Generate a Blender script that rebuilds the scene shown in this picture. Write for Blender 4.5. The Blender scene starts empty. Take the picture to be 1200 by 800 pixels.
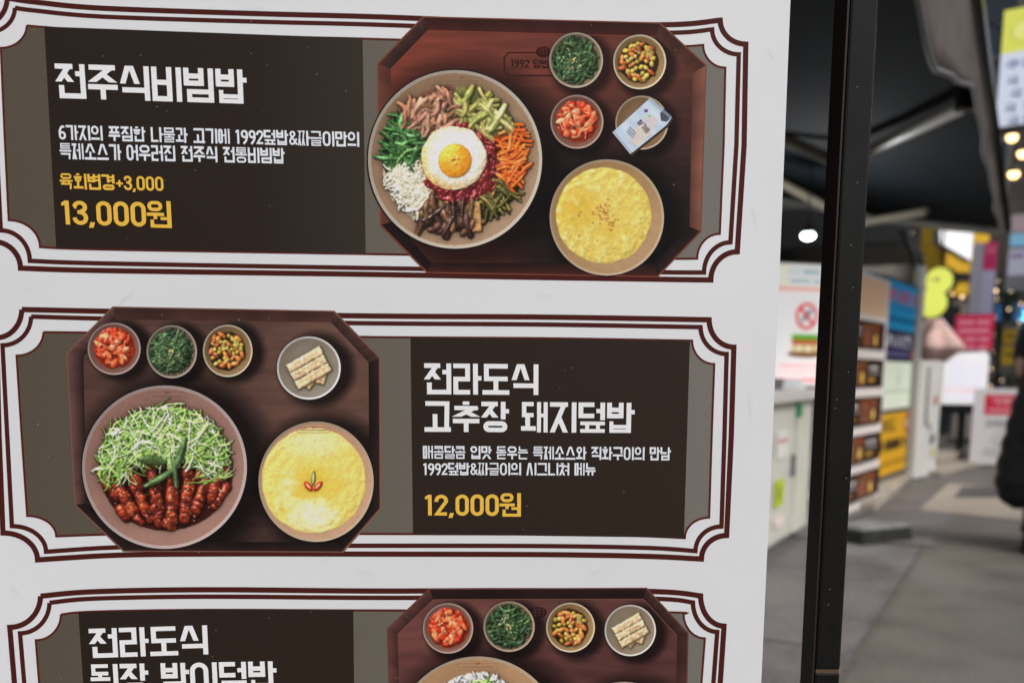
import bpy, bmesh, math, random
import numpy as np
from mathutils import Vector, Matrix
from mathutils.geometry import tessellate_polygon

# ------------------------------------------------------------------ camera, world, sun, exposure
SC = bpy.context.scene
COL = SC.collection
F = 35.0 / 36.0 * 1200.0            # focal length in pixels of a 1200 px wide frame
PPX, PPY = 600.0, 640.0             # optical centre (the picture is an off-centre crop: lens shift)
H = 1.05                            # camera height
TH = math.atan(200.0 / F)           # pitched down
CT, ST = math.cos(TH), math.sin(TH)
cam = bpy.data.cameras.new('camera')
co = bpy.data.objects.new('camera', cam)
COL.objects.link(co)
co.location = (0, 0, H)
co.rotation_euler = (math.pi / 2 - TH, 0, 0)
cam.lens = 35.0
cam.sensor_width = 36.0
cam.shift_y = 240.0 / 1200.0
cam.clip_start = 0.02
cam.clip_end = 500
cam.dof.use_dof = True
cam.dof.focus_distance = 0.80
cam.dof.aperture_fstop = 5.4
cam.dof.aperture_blades = 9
SC.camera = co

SUN_EL, SUN_AZ = 50.0, 138.0        # high veiled sun behind the camera
w = bpy.data.worlds.new('World')
SC.world = w
w.use_nodes = True
nt = w.node_tree
nt.nodes.clear()
sky = nt.nodes.new('ShaderNodeTexSky')
sky.sky_type = 'NISHITA'
sky.sun_disc = False
sky.sun_elevation = math.radians(SUN_EL)
sky.sun_rotation = math.radians(SUN_AZ)
sky.dust_density = 4.0
sky.air_density = 1.0
sky.ozone_density = 1.0
hsv = nt.nodes.new('ShaderNodeHueSaturation')   # veiled sky: paler than a clear one
hsv.inputs['Saturation'].default_value = 0.85
bg = nt.nodes.new('ShaderNodeBackground')
bg.inputs['Strength'].default_value = 0.10
wo = nt.nodes.new('ShaderNodeOutputWorld')
nt.links.new(sky.outputs[0], hsv.inputs['Color'])
nt.links.new(hsv.outputs[0], bg.inputs['Color'])
nt.links.new(bg.outputs[0], wo.inputs['Surface'])

sl = bpy.data.lights.new('sun', 'SUN')
sl.energy = 1.0
sl.angle = math.radians(25)
sl.color = (1.0, 0.975, 0.94)
so = bpy.data.objects.new('sun', sl)
COL.objects.link(so)
el, az = math.radians(SUN_EL), math.radians(SUN_AZ)
sd = Vector((math.sin(az) * math.cos(el), math.cos(az) * math.cos(el), math.sin(el)))
so.rotation_euler = (-sd).to_track_quat('-Z', 'Y').to_euler()
so.location = sd * 30

SC.view_settings.view_transform = 'Standard'
SC.view_settings.look = 'None'
SC.view_settings.exposure = 0.48
SC.view_settings.gamma = 1.0
SC.view_settings.use_curve_mapping = False
SC.cycles.use_denoising = True
SC.cycles.max_bounces = 6

rng = random.Random(7)

# ------------------------------------------------------------------ small helpers
def ray(px, py):
    u = (px - PPX) / F
    v = (PPY - py) / F
    return u, CT + v * ST, -ST + v * CT          # world direction per unit of depth along the lens axis


def PY(px, py, Y):                               # point at world depth Y
    x, y, z = ray(px, py)
    s = Y / y
    return Vector((x * s, Y, H + z * s))


def PZ(px, py, z0=0.0):                          # point at height z0
    x, y, z = ray(px, py)
    s = (z0 - H) / z
    return Vector((x * s, y * s, z0))


AX = Vector((0.455, 0.8905, 0)).normalized()     # along the alley
NX = Vector((-AX.y, AX.x, 0))                    # towards the shops
AROT = math.atan2(AX.y, AX.x)


def AL(a, n, z=0.0):
    p = AX * a + NX * n
    return Vector((p.x, p.y, z))


def lin(c):
    c = c / 255.0
    return c / 12.92 if c <= 0.04045 else ((c + 0.055) / 1.055) ** 2.4


INK = 1.30                                       # sRGB seen in the shade of the alley -> reflectance


def ink(rgb, g=INK):
    return tuple(min(0.88, lin(max(0, min(255, v))) * g) for v in rgb) + (1.0,)


def lerp3(a, b, t):
    t = max(0.0, min(1.0, t))
    return tuple(a[i] + (b[i] - a[i]) * t for i in range(3))


def mat(name, color, rough=0.6, spec=0.3, noise=0.0, scale=8.0, metal=0.0, bump=0.0, emit=None, estr=0.0, dark=None, stretch=None):
    m = bpy.data.materials.new(name)
    m.use_nodes = True
    t = m.node_tree
    b = t.nodes['Principled BSDF']
    b.inputs['Roughness'].default_value = rough
    b.inputs['Specular IOR Level'].default_value = spec
    b.inputs['Metallic'].default_value = metal
    c = tuple(color) + (1.0,)
    b.inputs['Base Color'].default_value = c
    if noise > 0 or bump > 0:
        tc = t.nodes.new('ShaderNodeTexCoord')
        mp = t.nodes.new('ShaderNodeMapping')
        if stretch:
            mp.inputs['Scale'].default_value = stretch
        n = t.nodes.new('ShaderNodeTexNoise')
        n.inputs['Scale'].default_value = scale
        n.inputs['Detail'].default_value = 6
        n.inputs['Roughness'].default_value = 0.65
        t.links.new(tc.outputs['Object'], mp.inputs['Vector'])
        t.links.new(mp.outputs[0], n.inputs['Vector'])
        if noise > 0:
            r = t.nodes.new('ShaderNodeValToRGB')
            d = dark if dark else tuple(v * (1 - noise) for v in color)
            l = tuple(min(0.9, v * (1 + noise)) for v in color)
            r.color_ramp.elements[0].position = 0.3
            r.color_ramp.elements[0].color = tuple(d) + (1,)
            r.color_ramp.elements[1].position = 0.7
            r.color_ramp.elements[1].color = l + (1,)
            t.links.new(n.outputs['Fac'], r.inputs[0])
            t.links.new(r.outputs[0], b.inputs['Base Color'])
        if bump > 0:
            bp = t.nodes.new('ShaderNodeBump')
            bp.inputs['Strength'].default_value = bump
            bp.inputs['Distance'].default_value = 0.01
            t.links.new(n.outputs['Fac'], bp.inputs['Height'])
            t.links.new(bp.outputs[0], b.inputs['Normal'])
    if emit:
        b.inputs['Emission Color'].default_value = tuple(emit) + (1.0,)
        b.inputs['Emission Strength'].default_value = estr
    return m


def ink_mat(name, rough=0.5, glow=0.0, grain=0.03, scale=900):
    """printed ink: the colours of the print are in the mesh, a fine noise gives it the grain of the press"""
    m = bpy.data.materials.new(name)
    m.use_nodes = True
    t = m.node_tree
    b = t.nodes['Principled BSDF']
    b.inputs['Roughness'].default_value = rough
    b.inputs['Specular IOR Level'].default_value = 0.10
    a = t.nodes.new('ShaderNodeAttribute')
    a.attribute_name = 'Col'
    tc = t.nodes.new('ShaderNodeTexCoord')
    n = t.nodes.new('ShaderNodeTexNoise')
    n.inputs['Scale'].default_value = scale
    n.inputs['Detail'].default_value = 4
    mr = t.nodes.new('ShaderNodeMapRange')
    mr.inputs['From Min'].default_value = 0.25
    mr.inputs['From Max'].default_value = 0.75
    mr.inputs['To Min'].default_value = 1 - grain * 2
    mr.inputs['To Max'].default_value = 1 + grain * 2
    mx = t.nodes.new('ShaderNodeVectorMath')
    mx.operation = 'SCALE'
    t.links.new(tc.outputs['Object'], n.inputs['Vector'])
    t.links.new(n.outputs['Fac'], mr.inputs[0])
    t.links.new(a.outputs['Color'], mx.inputs[0])
    t.links.new(mr.outputs[0], mx.inputs['Scale'])
    t.links.new(mx.outputs[0], b.inputs['Base Color'])
    if glow > 0:
        t.links.new(a.outputs['Color'], b.inputs['Emission Color'])
        b.inputs['Emission Strength'].default_value = glow
    return m


M_INK = ink_mat('printed_ink')
M_FOOD = ink_mat('printed_food_photo', 0.5, grain=0.025, scale=500)
M_SIGN = ink_mat('sign_print', 0.5)
M_GLOW = ink_mat('backlit_print', 0.4, glow=0.30)
M_GLOW2 = ink_mat('bright_backlit_print', 0.4, glow=0.38)
M_GLOWS = ink_mat('softly_backlit_print', 0.4, glow=0.2)


def link(o, parent=None):
    COL.objects.link(o)
    if parent is not None:
        o.parent = parent
    return o


def tag(o, label=None, cat=None, group=None, kind=None):
    if label:
        o['label'] = label
    if cat:
        o['category'] = cat
    if group:
        o['group'] = group
    if kind:
        o['kind'] = kind
    return o


def thing(name, loc, rotz, label, cat, group=None):
    o = bpy.data.objects.new(name, None)
    o.empty_display_size = 0.1
    o.location = loc
    o.rotation_euler = (0, 0, rotz)
    link(o)
    return tag(o, label, cat, group)


def copy_tree(o, parent=None):
    c = o.copy()
    COL.objects.link(c)
    if parent is not None:
        c.parent = parent
    for ch in list(o.children):
        copy_tree(ch, c)
    return c


class MB:
    """collects geometry for ONE mesh"""

    def __init__(self):
        self.v, self.f, self.c = [], [], []

    def poly(self, pts, col=None):
        i = len(self.v)
        self.v += [tuple(p) for p in pts]
        self.f.append(tuple(range(i, i + len(pts))))
        if col is None:
            col = (0.5, 0.5, 0.5, 1)
        self.c += [col] * len(pts) if not isinstance(col, list) else col

    def box(self, x0, x1, y0, y1, z0, z1, col=None):
        p = [(x0, y0, z0), (x1, y0, z0), (x1, y1, z0), (x0, y1, z0), (x0, y0, z1), (x1, y0, z1), (x1, y1, z1), (x0, y1, z1)]
        i = len(self.v)
        self.v += p
        self.c += [col or (0.5, 0.5, 0.5, 1)] * 8
        self.f += [tuple(i + k for k in q) for q in ((0, 3, 2, 1), (4, 5, 6, 7), (0, 1, 5, 4), (1, 2, 6, 5), (2, 3, 7, 6), (3, 0, 4, 7))]

    def tube(self, pts, r, seg=10, cap=True):
        pts = [Vector(p) for p in pts]
        rs = r if isinstance(r, (list, tuple)) else [r] * len(pts)
        base = len(self.v)
        for k, p in enumerate(pts):
            d = (pts[min(k + 1, len(pts) - 1)] - pts[max(k - 1, 0)]).normalized()
            up = Vector((0, 0, 1)) if abs(d.z) < 0.9 else Vector((1, 0, 0))
            a = d.cross(up).normalized()
            b = a.cross(d)
            for j in range(seg):
                t = 2 * math.pi * j / seg
                self.v.append(tuple(p + (a * math.cos(t) + b * math.sin(t)) * rs[k]))
                self.c.append((0.5, 0.5, 0.5, 1))
        for k in range(len(pts) - 1):
            for j in range(seg):
                j2 = (j + 1) % seg
                self.f.append((base + k * seg + j, base + k * seg + j2, base + (k + 1) * seg + j2, base + (k + 1) * seg + j))
        if cap:
            self.f.append(tuple(base + j for j in range(seg)))
            self.f.append(tuple(base + (len(pts) - 1) * seg + j for j in reversed(range(seg))))

    def rings(self, rings, cap=True, close=True):
        """loft through closed rings of equal length"""
        base = len(self.v)
        n = len(rings[0])
        for r in rings:
            self.v += [tuple(p) for p in r]
            self.c += [(0.5, 0.5, 0.5, 1)] * n
        for k in range(len(rings) - 1):
            for j in range(n):
                j2 = (j + 1) % n
                self.f.append((base + k * n + j, base + k * n + j2, base + (k + 1) * n + j2, base + (k + 1) * n + j))
        if cap:
            self.f.append(tuple(base + j for j in reversed(range(n))))
            self.f.append(tuple(base + (len(rings) - 1) * n + j for j in range(n)))

    def ball(self, c, r, seg=14, rings=8, squash=1.0):
        rr = []
        for k in range(1, rings):
            t = math.pi * k / rings
            rr.append([(c[0] + r * math.sin(t) * math.cos(2 * math.pi * j / seg), c[1] + r * math.sin(t) * math.sin(2 * math.pi * j / seg), c[2] - r * squash * math.cos(t)) for j in range(seg)])
        self.rings(rr)

    def build(self, name, m, parent=None, smooth=False, bevel=0.0, col=False):
        me = bpy.data.meshes.new(name)
        me.from_pydata(self.v, [], self.f)
        if col:
            at = me.color_attributes.new('Col', 'FLOAT_COLOR', 'POINT')
            at.data.foreach_set('color', np.array(self.c, dtype=np.float32).ravel())
        me.materials.append(m)
        me.validate()
        if smooth:
            me.polygons.foreach_set('use_smooth', [True] * len(me.polygons))
        me.update()
        o = bpy.data.objects.new(name, me)
        link(o, parent)
        if bevel > 0:
            b = o.modifiers.new('bevel', 'BEVEL')
            b.width = bevel
            b.segments = 2
            b.limit_method = 'ANGLE'
        return o


# ------------------------------------------------------------------ block letters, strokes only
T0 = 0.15


def diag(xa, ya, xb, yb, t):
    """slanted stroke whose ends are cut level"""
    L = math.hypot(xb - xa, yb - ya)
    hw = t / 2 * L / max(1e-6, abs(yb - ya))
    hw = min(hw, t * 1.1)
    return [[(xa - hw, ya), (xa + hw, ya), (xb + hw, yb), (xb - hw, yb)]]


def stroke(pts, t, closed=False):
    """ribbon with mitred joints -> list of quads"""
    keep = [pts[0]]
    for p in pts[1:]:
        if math.hypot(p[0] - keep[-1][0], p[1] - keep[-1][1]) > t * 0.02:
            keep.append(p)
    if closed and math.hypot(keep[0][0] - keep[-1][0], keep[0][1] - keep[-1][1]) <= t * 0.02:
        keep.pop()
    pts = keep
    n = len(pts)
    L, R = [], []
    for i in range(n):
        p = pts[i]
        a = pts[i - 1] if (i > 0 or closed) else None
        b = pts[(i + 1) % n] if (i < n - 1 or closed) else None
        def nrm(q, s):
            d = math.hypot(s[0] - q[0], s[1] - q[1]) or 1e-9
            return (-(s[1] - q[1]) / d, (s[0] - q[0]) / d)
        if a is None:
            m = nrm(p, b); k = 1.0
        elif b is None:
            m = nrm(a, p); k = 1.0
        else:
            n1, n2 = nrm(a, p), nrm(p, b)
            mx, my = n1[0] + n2[0], n1[1] + n2[1]
            l = math.hypot(mx, my) or 1e-9
            m = (mx / l, my / l)
            k = min(1.9, 1.0 / max(0.3, m[0] * n1[0] + m[1] * n1[1]))
        L.append((p[0] + m[0] * t / 2 * k, p[1] + m[1] * t / 2 * k))
        R.append((p[0] - m[0] * t / 2 * k, p[1] - m[1] * t / 2 * k))
    q = []
    for i in range(n if closed else n - 1):
        j = (i + 1) % n
        q.append([L[i], L[j], R[j], R[i]])
    return q


def pill(x0, y0, x1, y1, t, rad=None):
    """rounded closed ring; the box is its outside"""
    h = t / 2
    x0, y0, x1, y1 = x0 + h, y0 + h, x1 - h, y1 - h
    r = min(x1 - x0, y1 - y0) / 2 if rad is None else min(rad, (x1 - x0) / 2, (y1 - y0) / 2)
    pts = []
    for cx, cy, a0 in ((x1 - r, y0 + r, -90), (x1 - r, y1 - r, 0), (x0 + r, y1 - r, 90), (x0 + r, y0 + r, 180)):
        for k in range(6):
            a = math.radians(a0 + k * 18)
            pts.append((cx + r * math.cos(a), cy + r * math.sin(a)))
    return stroke(pts, t, True)


def cons(j, x0, y0, x1, y1, t, fin=False):
    """one consonant inside a box"""
    hgt = y1 - y0
    t = min(t, hgt / {'ㄹ': 4.4, 'ㅌ': 4.2, 'ㅎ': 4.4, 'ㅂ': 3.1, 'ㅍ': 3.0, 'ㅁ': 2.7, 'ㅇ': 2.5, 'ㅊ': 3.6, 'ㅋ': 3.4, 'ㄷ': 2.6}.get(j, 2.0))
    h = t / 2
    a, b, c, d = x0 + h, y0 + h, x1 - h, y1 - h
    m = (b + d) / 2
    if j == 'ㄱ':
        if fin:
            return stroke([(x0, b), (c, b), (c - 0.03, y1)], t)
        s = 0.04 if hgt > 0.7 else 0.0
        return stroke([(x0, b), (c, b), (c - s, y1)], t)
    if j == 'ㄴ':
        return stroke([(a, y0), (a, d), (x1, d)], t)
    if j == 'ㄷ':
        return stroke([(x1, b), (a, b), (a, d), (x1, d)], t)
    if j == 'ㄹ':
        return stroke([(x0, b), (c, b), (c, m), (a, m), (a, d), (x1, d)], t)
    if j == 'ㅁ':
        return stroke([(a, b), (c, b), (c, d), (a, d)], t, True)
    if j == 'ㅂ':
        k = y0 + hgt * (0.42 if hgt > 0.7 else 0.40)
        return stroke([(a, y0), (a, d), (c, d), (c, y0)], t) + stroke([(x0, k + h * 0.4), (x1, k + h * 0.4)], t)
    if j == 'ㅅ':
        xm = (x0 + x1) / 2
        return diag(xm - h * 0.5, y0, x0 + h * 1.1, y1, t) + diag(xm + h * 0.5, y0, x1 - h * 1.1, y1, t)
    if j == 'ㅇ':
        return pill(x0, y0, x1, y1, t)
    if j in 'ㅈㅊ':
        q = []
        if j == 'ㅊ':
            xm = (x0 + x1) / 2
            q += stroke([(xm - t * 0.75, y0 + h * 0.8), (xm + t * 0.75, y0 + h * 0.8)], t * 0.8)
            b = b + t * 1.05
        q += stroke([(x0, b), (x1, b)], t)
        xs = x1 - h * 1.6
        q += diag(xs, b, x0 + h * 1.0, y1, t)
        f = 0.45
        q += diag(xs + (x0 + h - xs) * f, b + (y1 - b) * f, x1 - h * 1.0, y1, t)
        return q
    if j == 'ㅋ':
        return stroke([(x0, b), (c, b), (c, y1)], t) + stroke([(x0, m), (c, m)], t)
    if j == 'ㅌ':
        return stroke([(x1, b), (a, b), (a, d), (x1, d)], t) + stroke([(a, m), (x1, m)], t)
    if j == 'ㅍ':
        w_ = x1 - x0
        return stroke([(x0, b), (x1, b)], t) + stroke([(x0, d), (x1, d)], t) + stroke([(x0 + w_ * 0.28, b), (x0 + w_ * 0.28, d)], t) + stroke([(x0 + w_ * 0.72, b), (x0 + w_ * 0.72, d)], t)
    if j == 'ㅎ':
        xm = (x0 + x1) / 2
        return stroke([(xm - t * 0.9, b - h * 0.2), (xm + t * 0.9, b - h * 0.2)], t) + stroke([(x0, b + t * 1.35), (x1, b + t * 1.35)], t) + pill(x0 + (x1 - x0) * 0.1, y0 + t * 2.15, x1 - (x1 - x0) * 0.1, y1, t)
    if j in 'ㄲㅉㄸㅃㅆ':
        s = {'ㄲ': 'ㄱ', 'ㅉ': 'ㅈ', 'ㄸ': 'ㄷ', 'ㅃ': 'ㅂ', 'ㅆ': 'ㅅ'}[j]
        xm = (x0 + x1) / 2
        return cons(s, x0, y0, xm - 0.015, y1, t * 0.62) + cons(s, xm + 0.015, y0, x1, y1, t * 0.62)
    return []


INI = 'ㄱㄲㄴㄷㄸㄹㅁㅂㅃㅅㅆㅇㅈㅉㅊㅋㅌㅍㅎ'
VOW = 'ㅏㅐㅑㅒㅓㅔㅕㅖㅗㅘㅙㅚㅛㅜㅝㅞㅟㅠㅡㅢㅣ'
FIN = ['', 'ㄱ', 'ㄲ', '', 'ㄴ', '', '', 'ㄷ', 'ㄹ', '', '', '', '', '', '', '', 'ㅁ', 'ㅂ', '', 'ㅅ', '', 'ㅇ', 'ㅈ', 'ㅊ', 'ㅋ', 'ㅌ', 'ㅍ', 'ㅎ']


def syllable(ch):
    k = ord(ch) - 0xAC00
    i, v, f = INI[k // 588], VOW[(k % 588) // 28], FIN[k % 28]
    t = T0
    h = t / 2
    q = []
    RV = 0.84                                       # right side of a lone stem
    if v in 'ㅏㅑㅓㅕㅣㅐㅔㅖ':
        sx = 0.69 if v in 'ㅏㅑ' else RV - h
        ix1 = {'ㅏ': 0.52, 'ㅑ': 0.52, 'ㅓ': 0.5, 'ㅕ': 0.5, 'ㅣ': 0.57, 'ㅐ': 0.36, 'ㅔ': 0.34, 'ㅖ': 0.34}[v]
        iy1 = 0.52 if f else 1.0
        if i in 'ㅇㅎ' and not f:
            q += cons(i, 0, 0.0, ix1, 1.0, t)
        else:
            q += cons(i, 0, 0.0, ix1, iy1, t)
        sy1 = 1.0
        if f in ('ㅇ', 'ㄹ', 'ㅍ', 'ㅅ'):
            sy1 = 0.58
        ty = 0.28 if f else 0.44
        if v in 'ㅐㅔㅖ':
            t2 = t * 0.82
            s1 = 0.50 if v == 'ㅐ' else 0.545
            s2 = RV - t2 / 2
            q += stroke([(s1, 0), (s1, sy1)], t2) + stroke([(s2, 0), (s2, sy1)], t2)
            if v == 'ㅐ':
                q += stroke([(s1, ty), (s2, ty)], t2)
            else:
                q += stroke([(0.34, ty), (s1, ty)], t2)
        else:
            q += stroke([(sx, 0), (sx, sy1)], t)
            if v == 'ㅏ':
                q += stroke([(sx, ty + 0.03), (sx + 0.185, ty + 0.03)], t * 0.95)
            if v == 'ㅓ':
                q += stroke([(sx - 0.20 if not i == 'ㅇ' else 0.46, ty), (sx, ty)], t * 0.95)
            if v in 'ㅕ':
                d_ = 0.11 if f else 0.16
                q += stroke([(0.48, ty - d_), (sx, ty - d_)], t * 0.8) + stroke([(0.48, ty + d_), (sx, ty + d_)], t * 0.8)
        fr = sx + h
        if f == 'ㅇ':
            q += pill(0.06, 0.64, 0.82, 1.0, t)
        elif f in ('ㄴ', 'ㅁ', 'ㅂ'):
            q += cons(f, 0.08, 0.62, fr, 1.0, t, True)
        elif f == 'ㄱ':
            q += stroke([(0.06, 0.70), (fr, 0.70)], t)
        elif f:
            q += cons(f, 0.06, 0.63, RV, 1.0, t, True)
        return q, 0.905
    if v in 'ㅗㅛㅜㅠㅡ':
        X0, X1 = 0.0, 0.84
        xm = (X0 + X1) / 2
        if not f:
            iy = {'ㅗ': 0.56, 'ㅛ': 0.52, 'ㅜ': 0.50, 'ㅠ': 0.50, 'ㅡ': 0.68}[v]
            if i == 'ㄱ' and v == 'ㅗ':
                q += stroke([(0.04, h), (0.80 - h, h), (0.80 - h - 0.02, 0.86)], t)
                q += stroke([(0.34, 0.42), (0.34, 0.9)], t)
            else:
                q += cons(i, 0.05, 0.0, 0.79, iy, t)
            if v == 'ㅗ':
                if i != 'ㄱ':
                    q += stroke([(xm, iy - 0.06), (xm, 0.9)], t)
                q += stroke([(X0, 1 - h), (X1, 1 - h)], t)
            if v == 'ㅜ':
                q += stroke([(X0, 0.64), (X1, 0.64)], t) + stroke([(xm, 0.64), (xm, 1.0)], t)
            if v == 'ㅠ':
                q += stroke([(X0, 0.64), (X1, 0.64)], t) + stroke([(0.25, 0.64), (0.25, 1.0)], t) + stroke([(0.59, 0.64), (0.59, 1.0)], t)
            if v == 'ㅡ':
                q += stroke([(X0, 1 - h), (X1, 1 - h)], t)
            return q, 0.905
        t = 0.118
        q += cons(i, 0.07, 0.0, 0.77, 0.36, t)
        q += stroke([(X0, 0.475), (X1, 0.475)], t)
        if v == 'ㅗ':
            q += stroke([(xm, 0.34), (xm, 0.475)], t)
        if v == 'ㅜ':
            q += stroke([(xm, 0.475), (xm, 0.62)], t)
        if v == 'ㅠ':
            q += stroke([(0.25, 0.475), (0.25, 0.62)], t) + stroke([(0.59, 0.475), (0.59, 0.62)], t)
        q += cons(f, 0.07, 0.61, 0.77, 1.0, t, True)
        return q, 0.905
    hv, vv = {'ㅘ': ('ㅗ', 'ㅏ'), 'ㅙ': ('ㅗ', 'ㅐ'), 'ㅚ': ('ㅗ', 'ㅣ'), 'ㅝ': ('ㅜ', 'ㅓ'), 'ㅞ': ('ㅜ', 'ㅔ'), 'ㅟ': ('ㅜ', 'ㅣ'), 'ㅢ': ('ㅡ', 'ㅣ')}[v]
    wide = 0.40 if vv == 'ㅐ' else (0.50 if vv == 'ㅏ' else 0.56)
    if f:
        t = 0.125
        q += cons(i, 0.02, 0.0, wide - 0.02, 0.38, t)
        yb = 0.50
        if hv == 'ㅗ':
            q += stroke([(wide / 2, 0.36), (wide / 2, yb)], t)
        if hv == 'ㅜ':
            q += stroke([(wide / 2, yb), (wide / 2, 0.68)], t)
        q += stroke([(-0.02, yb), (wide + 0.03, yb)], t)
        sx = RV - T0 / 2
        q += stroke([(sx, 0), (sx, 1.0)], T0)
        if vv == 'ㅓ':
            q += stroke([(0.50, 0.30), (sx, 0.30)], t) if hv != 'ㅜ' else stroke([(0.46, 0.655), (sx, 0.655)], t * 0.9)
        q += stroke([(0.10 + t / 2, 0.70), (0.10 + t / 2, 1 - t / 2), (sx, 1 - t / 2)], t) if f == 'ㄴ' else cons(f, 0.08, 0.66, RV, 1.0, t, True)
        return q, 0.905
    iy = 0.60 if hv == 'ㅡ' else 0.50
    q += cons(i, 0.02, 0.0, wide - 0.01, iy, t * 0.92)
    if hv == 'ㅗ':
        q += stroke([(wide / 2, 0.47), (wide / 2, 0.86)], t)
    q += stroke([(-0.01, 0.87), (wide + 0.06, 0.87)], t)
    if hv == 'ㅜ':
        q += stroke([(wide / 2, 0.87), (wide / 2, 1.0)], t)
    if vv == 'ㅏ':
        q += stroke([(0.67, 0), (0.67, 1)], t) + stroke([(0.67, 0.45), (0.86, 0.45)], t)
    elif vv == 'ㅐ':
        t2 = t * 0.85
        q += stroke([(0.56, 0), (0.56, 1)], t2) + stroke([(0.77, 0), (0.77, 1)], t2) + stroke([(0.56, 0.44), (0.77, 0.44)], t2)
    else:
        q += stroke([(RV - h, 0), (RV - h, 1)], t)
    return q, 0.905


def arc(cx, cy, rx, ry, a0, a1, n=10):
    return [(cx + rx * math.cos(math.radians(a0 + (a1 - a0) * k / n)), cy + ry * math.sin(math.radians(a0 + (a1 - a0) * k / n))) for k in range(n + 1)]


def glyph(ch):
    if '가' <= ch <= '힣':
        return syllable(ch)
    t = T0
    if ch == ' ':
        return [], 0.36
    if ch == '0':
        return pill(0.02, 0.04, 0.55, 0.98, t, 0.22), 0.60
    if ch == '1':
        return stroke([(0.19, 0.04), (0.19, 0.98)], t) + [[(0.0, 0.13), (0.13, 0.04), (0.19, 0.04), (0.19, 0.19), (0.0, 0.25)]], 0.37
    if ch == '2':
        return stroke([(0.085, 0.36)] + arc(0.28, 0.31, 0.195, 0.195, 180, 375, 10) + [(0.10, 0.905), (0.50, 0.905)], t), 0.56
    if ch == '3':
        return stroke([(0.06, 0.30)] + arc(0.27, 0.285, 0.185, 0.17, 180, 440, 12), t) + stroke(arc(0.27, 0.70, 0.20, 0.205, -90, 180, 12) , t) + stroke([(0.18, 0.48), (0.32, 0.48)], t), 0.55
    if ch in '69':
        if ch == '6':
            q = pill(0.02, 0.42, 0.53, 0.98, t, 0.21) + stroke([(0.095, 0.72), (0.095, 0.42), (0.19, 0.20), (0.30, 0.105), (0.46, 0.115)], t)
        else:
            q = pill(0.02, 0.04, 0.53, 0.60, t, 0.21) + stroke([(0.455, 0.30), (0.455, 0.58), (0.36, 0.80), (0.20, 0.98)], t)
        return q, 0.56
    if ch == ',':
        return [[(0.06, 0.86), (0.22, 0.86), (0.16, 1.08), (0.0, 1.08)]], 0.27
    if ch == '+':
        return stroke([(0.03, 0.55), (0.47, 0.55)], t * 0.85) + stroke([(0.25, 0.33), (0.25, 0.77)], t * 0.85), 0.52
    if ch == '&':
        return stroke([(0.60, 0.95), (0.16, 0.34)] + arc(0.28, 0.24, 0.15, 0.15, 150, 390, 9) + [(0.14, 0.58), (0.09, 0.74)] + arc(0.26, 0.74, 0.17, 0.17, 180, 30, 9) + [(0.57, 0.54)], t * 0.85), 0.66
    if ch == '원':
        return syllable(ch)
    caps = {
        'A': [[(0.03, 1), (0.25, 0), (0.47, 1)], [(0.12, 0.66), (0.38, 0.66)]],
        'C': [[(0.48, 0.08), (0.08, 0.08), (0.08, 0.92), (0.48, 0.92)]],
        'D': [[(0.08, 0.07), (0.34, 0.07), (0.46, 0.25), (0.46, 0.75), (0.34, 0.93), (0.08, 0.93), (0.08, 0.07)]],
        'E': [[(0.47, 0.08), (0.08, 0.08), (0.08, 0.92), (0.47, 0.92)], [(0.08, 0.5), (0.42, 0.5)]],
        'F': [[(0.47, 0.08), (0.08, 0.08), (0.08, 1)], [(0.08, 0.5), (0.42, 0.5)]],
        'I': [[(0.1, 0), (0.1, 1)]],
        'K': [[(0.08, 0), (0.08, 1)], [(0.46, 0), (0.1, 0.55)], [(0.2, 0.42), (0.48, 1)]],
        'L': [[(0.08, 0), (0.08, 0.92), (0.46, 0.92)]],
        'N': [[(0.08, 1), (0.08, 0), (0.46, 1), (0.46, 0)]],
        'O': [[(0.08, 0.08), (0.48, 0.08), (0.48, 0.92), (0.08, 0.92), (0.08, 0)]],
        'P': [[(0.08, 1), (0.08, 0.08), (0.46, 0.08), (0.46, 0.54), (0.08, 0.54)]],
        'R': [[(0.08, 1), (0.08, 0.08), (0.46, 0.08), (0.46, 0.5), (0.08, 0.5)], [(0.25, 0.5), (0.5, 1)]],
        'S': [[(0.47, 0.08), (0.08, 0.08), (0.08, 0.5), (0.46, 0.5), (0.46, 0.92), (0.06, 0.92)]],
        'T': [[(0.0, 0.08), (0.5, 0.08)], [(0.25, 0.08), (0.25, 1)]],
    }
    q = []
    for s in caps.get(ch, []):
        q += stroke(s, t * 0.9)
    return q, 0.60 if ch != 'I' else 0.26


def text_quads(text):
    """quads of a line in em units (x to the right, y down) and its length"""
    out, x = [], 0.0
    for ch in text:
        q, adv = glyph(ch)
        for k, quad in enumerate(q):
            out.append(([(p[0] + x, p[1]) for p in quad], k))
        x += adv
    ends = [p[0] for quad, k in out for p in quad]
    return out, (max(ends) if ends else x)


# ------------------------------------------------------------------ the banner's sheet and the print on it
def banner_y(x, z):
    return (0.800 + 0.045 * x + 0.0016 * np.sin(9.0 * z + 3.0 * x + 0.6) + 0.0012 * np.sin(14.0 * x - 5.0 * z)
            + 0.0010 * np.exp(-((x - 0.20) / 0.06) ** 2) * np.sin(6.0 * z + 1.0))


def to_banner(pts, lv):
    """print coordinates (measured on the photograph) -> points on the sheet, raised by the ink's height lv"""
    p = np.asarray(pts, dtype=np.float64)
    u = (p[:, 0] - PPX) / F
    v = (PPY - p[:, 1]) / F
    dy = CT + v * ST
    dz = -ST + v * CT
    s = 0.8 / dy
    for _ in range(8):
        s = banner_y(u * s, H + dz * s) / dy
    x, z = u * s, H + dz * s
    return np.stack([x, banner_y(x, z) - np.asarray(lv), z], 1)


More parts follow.
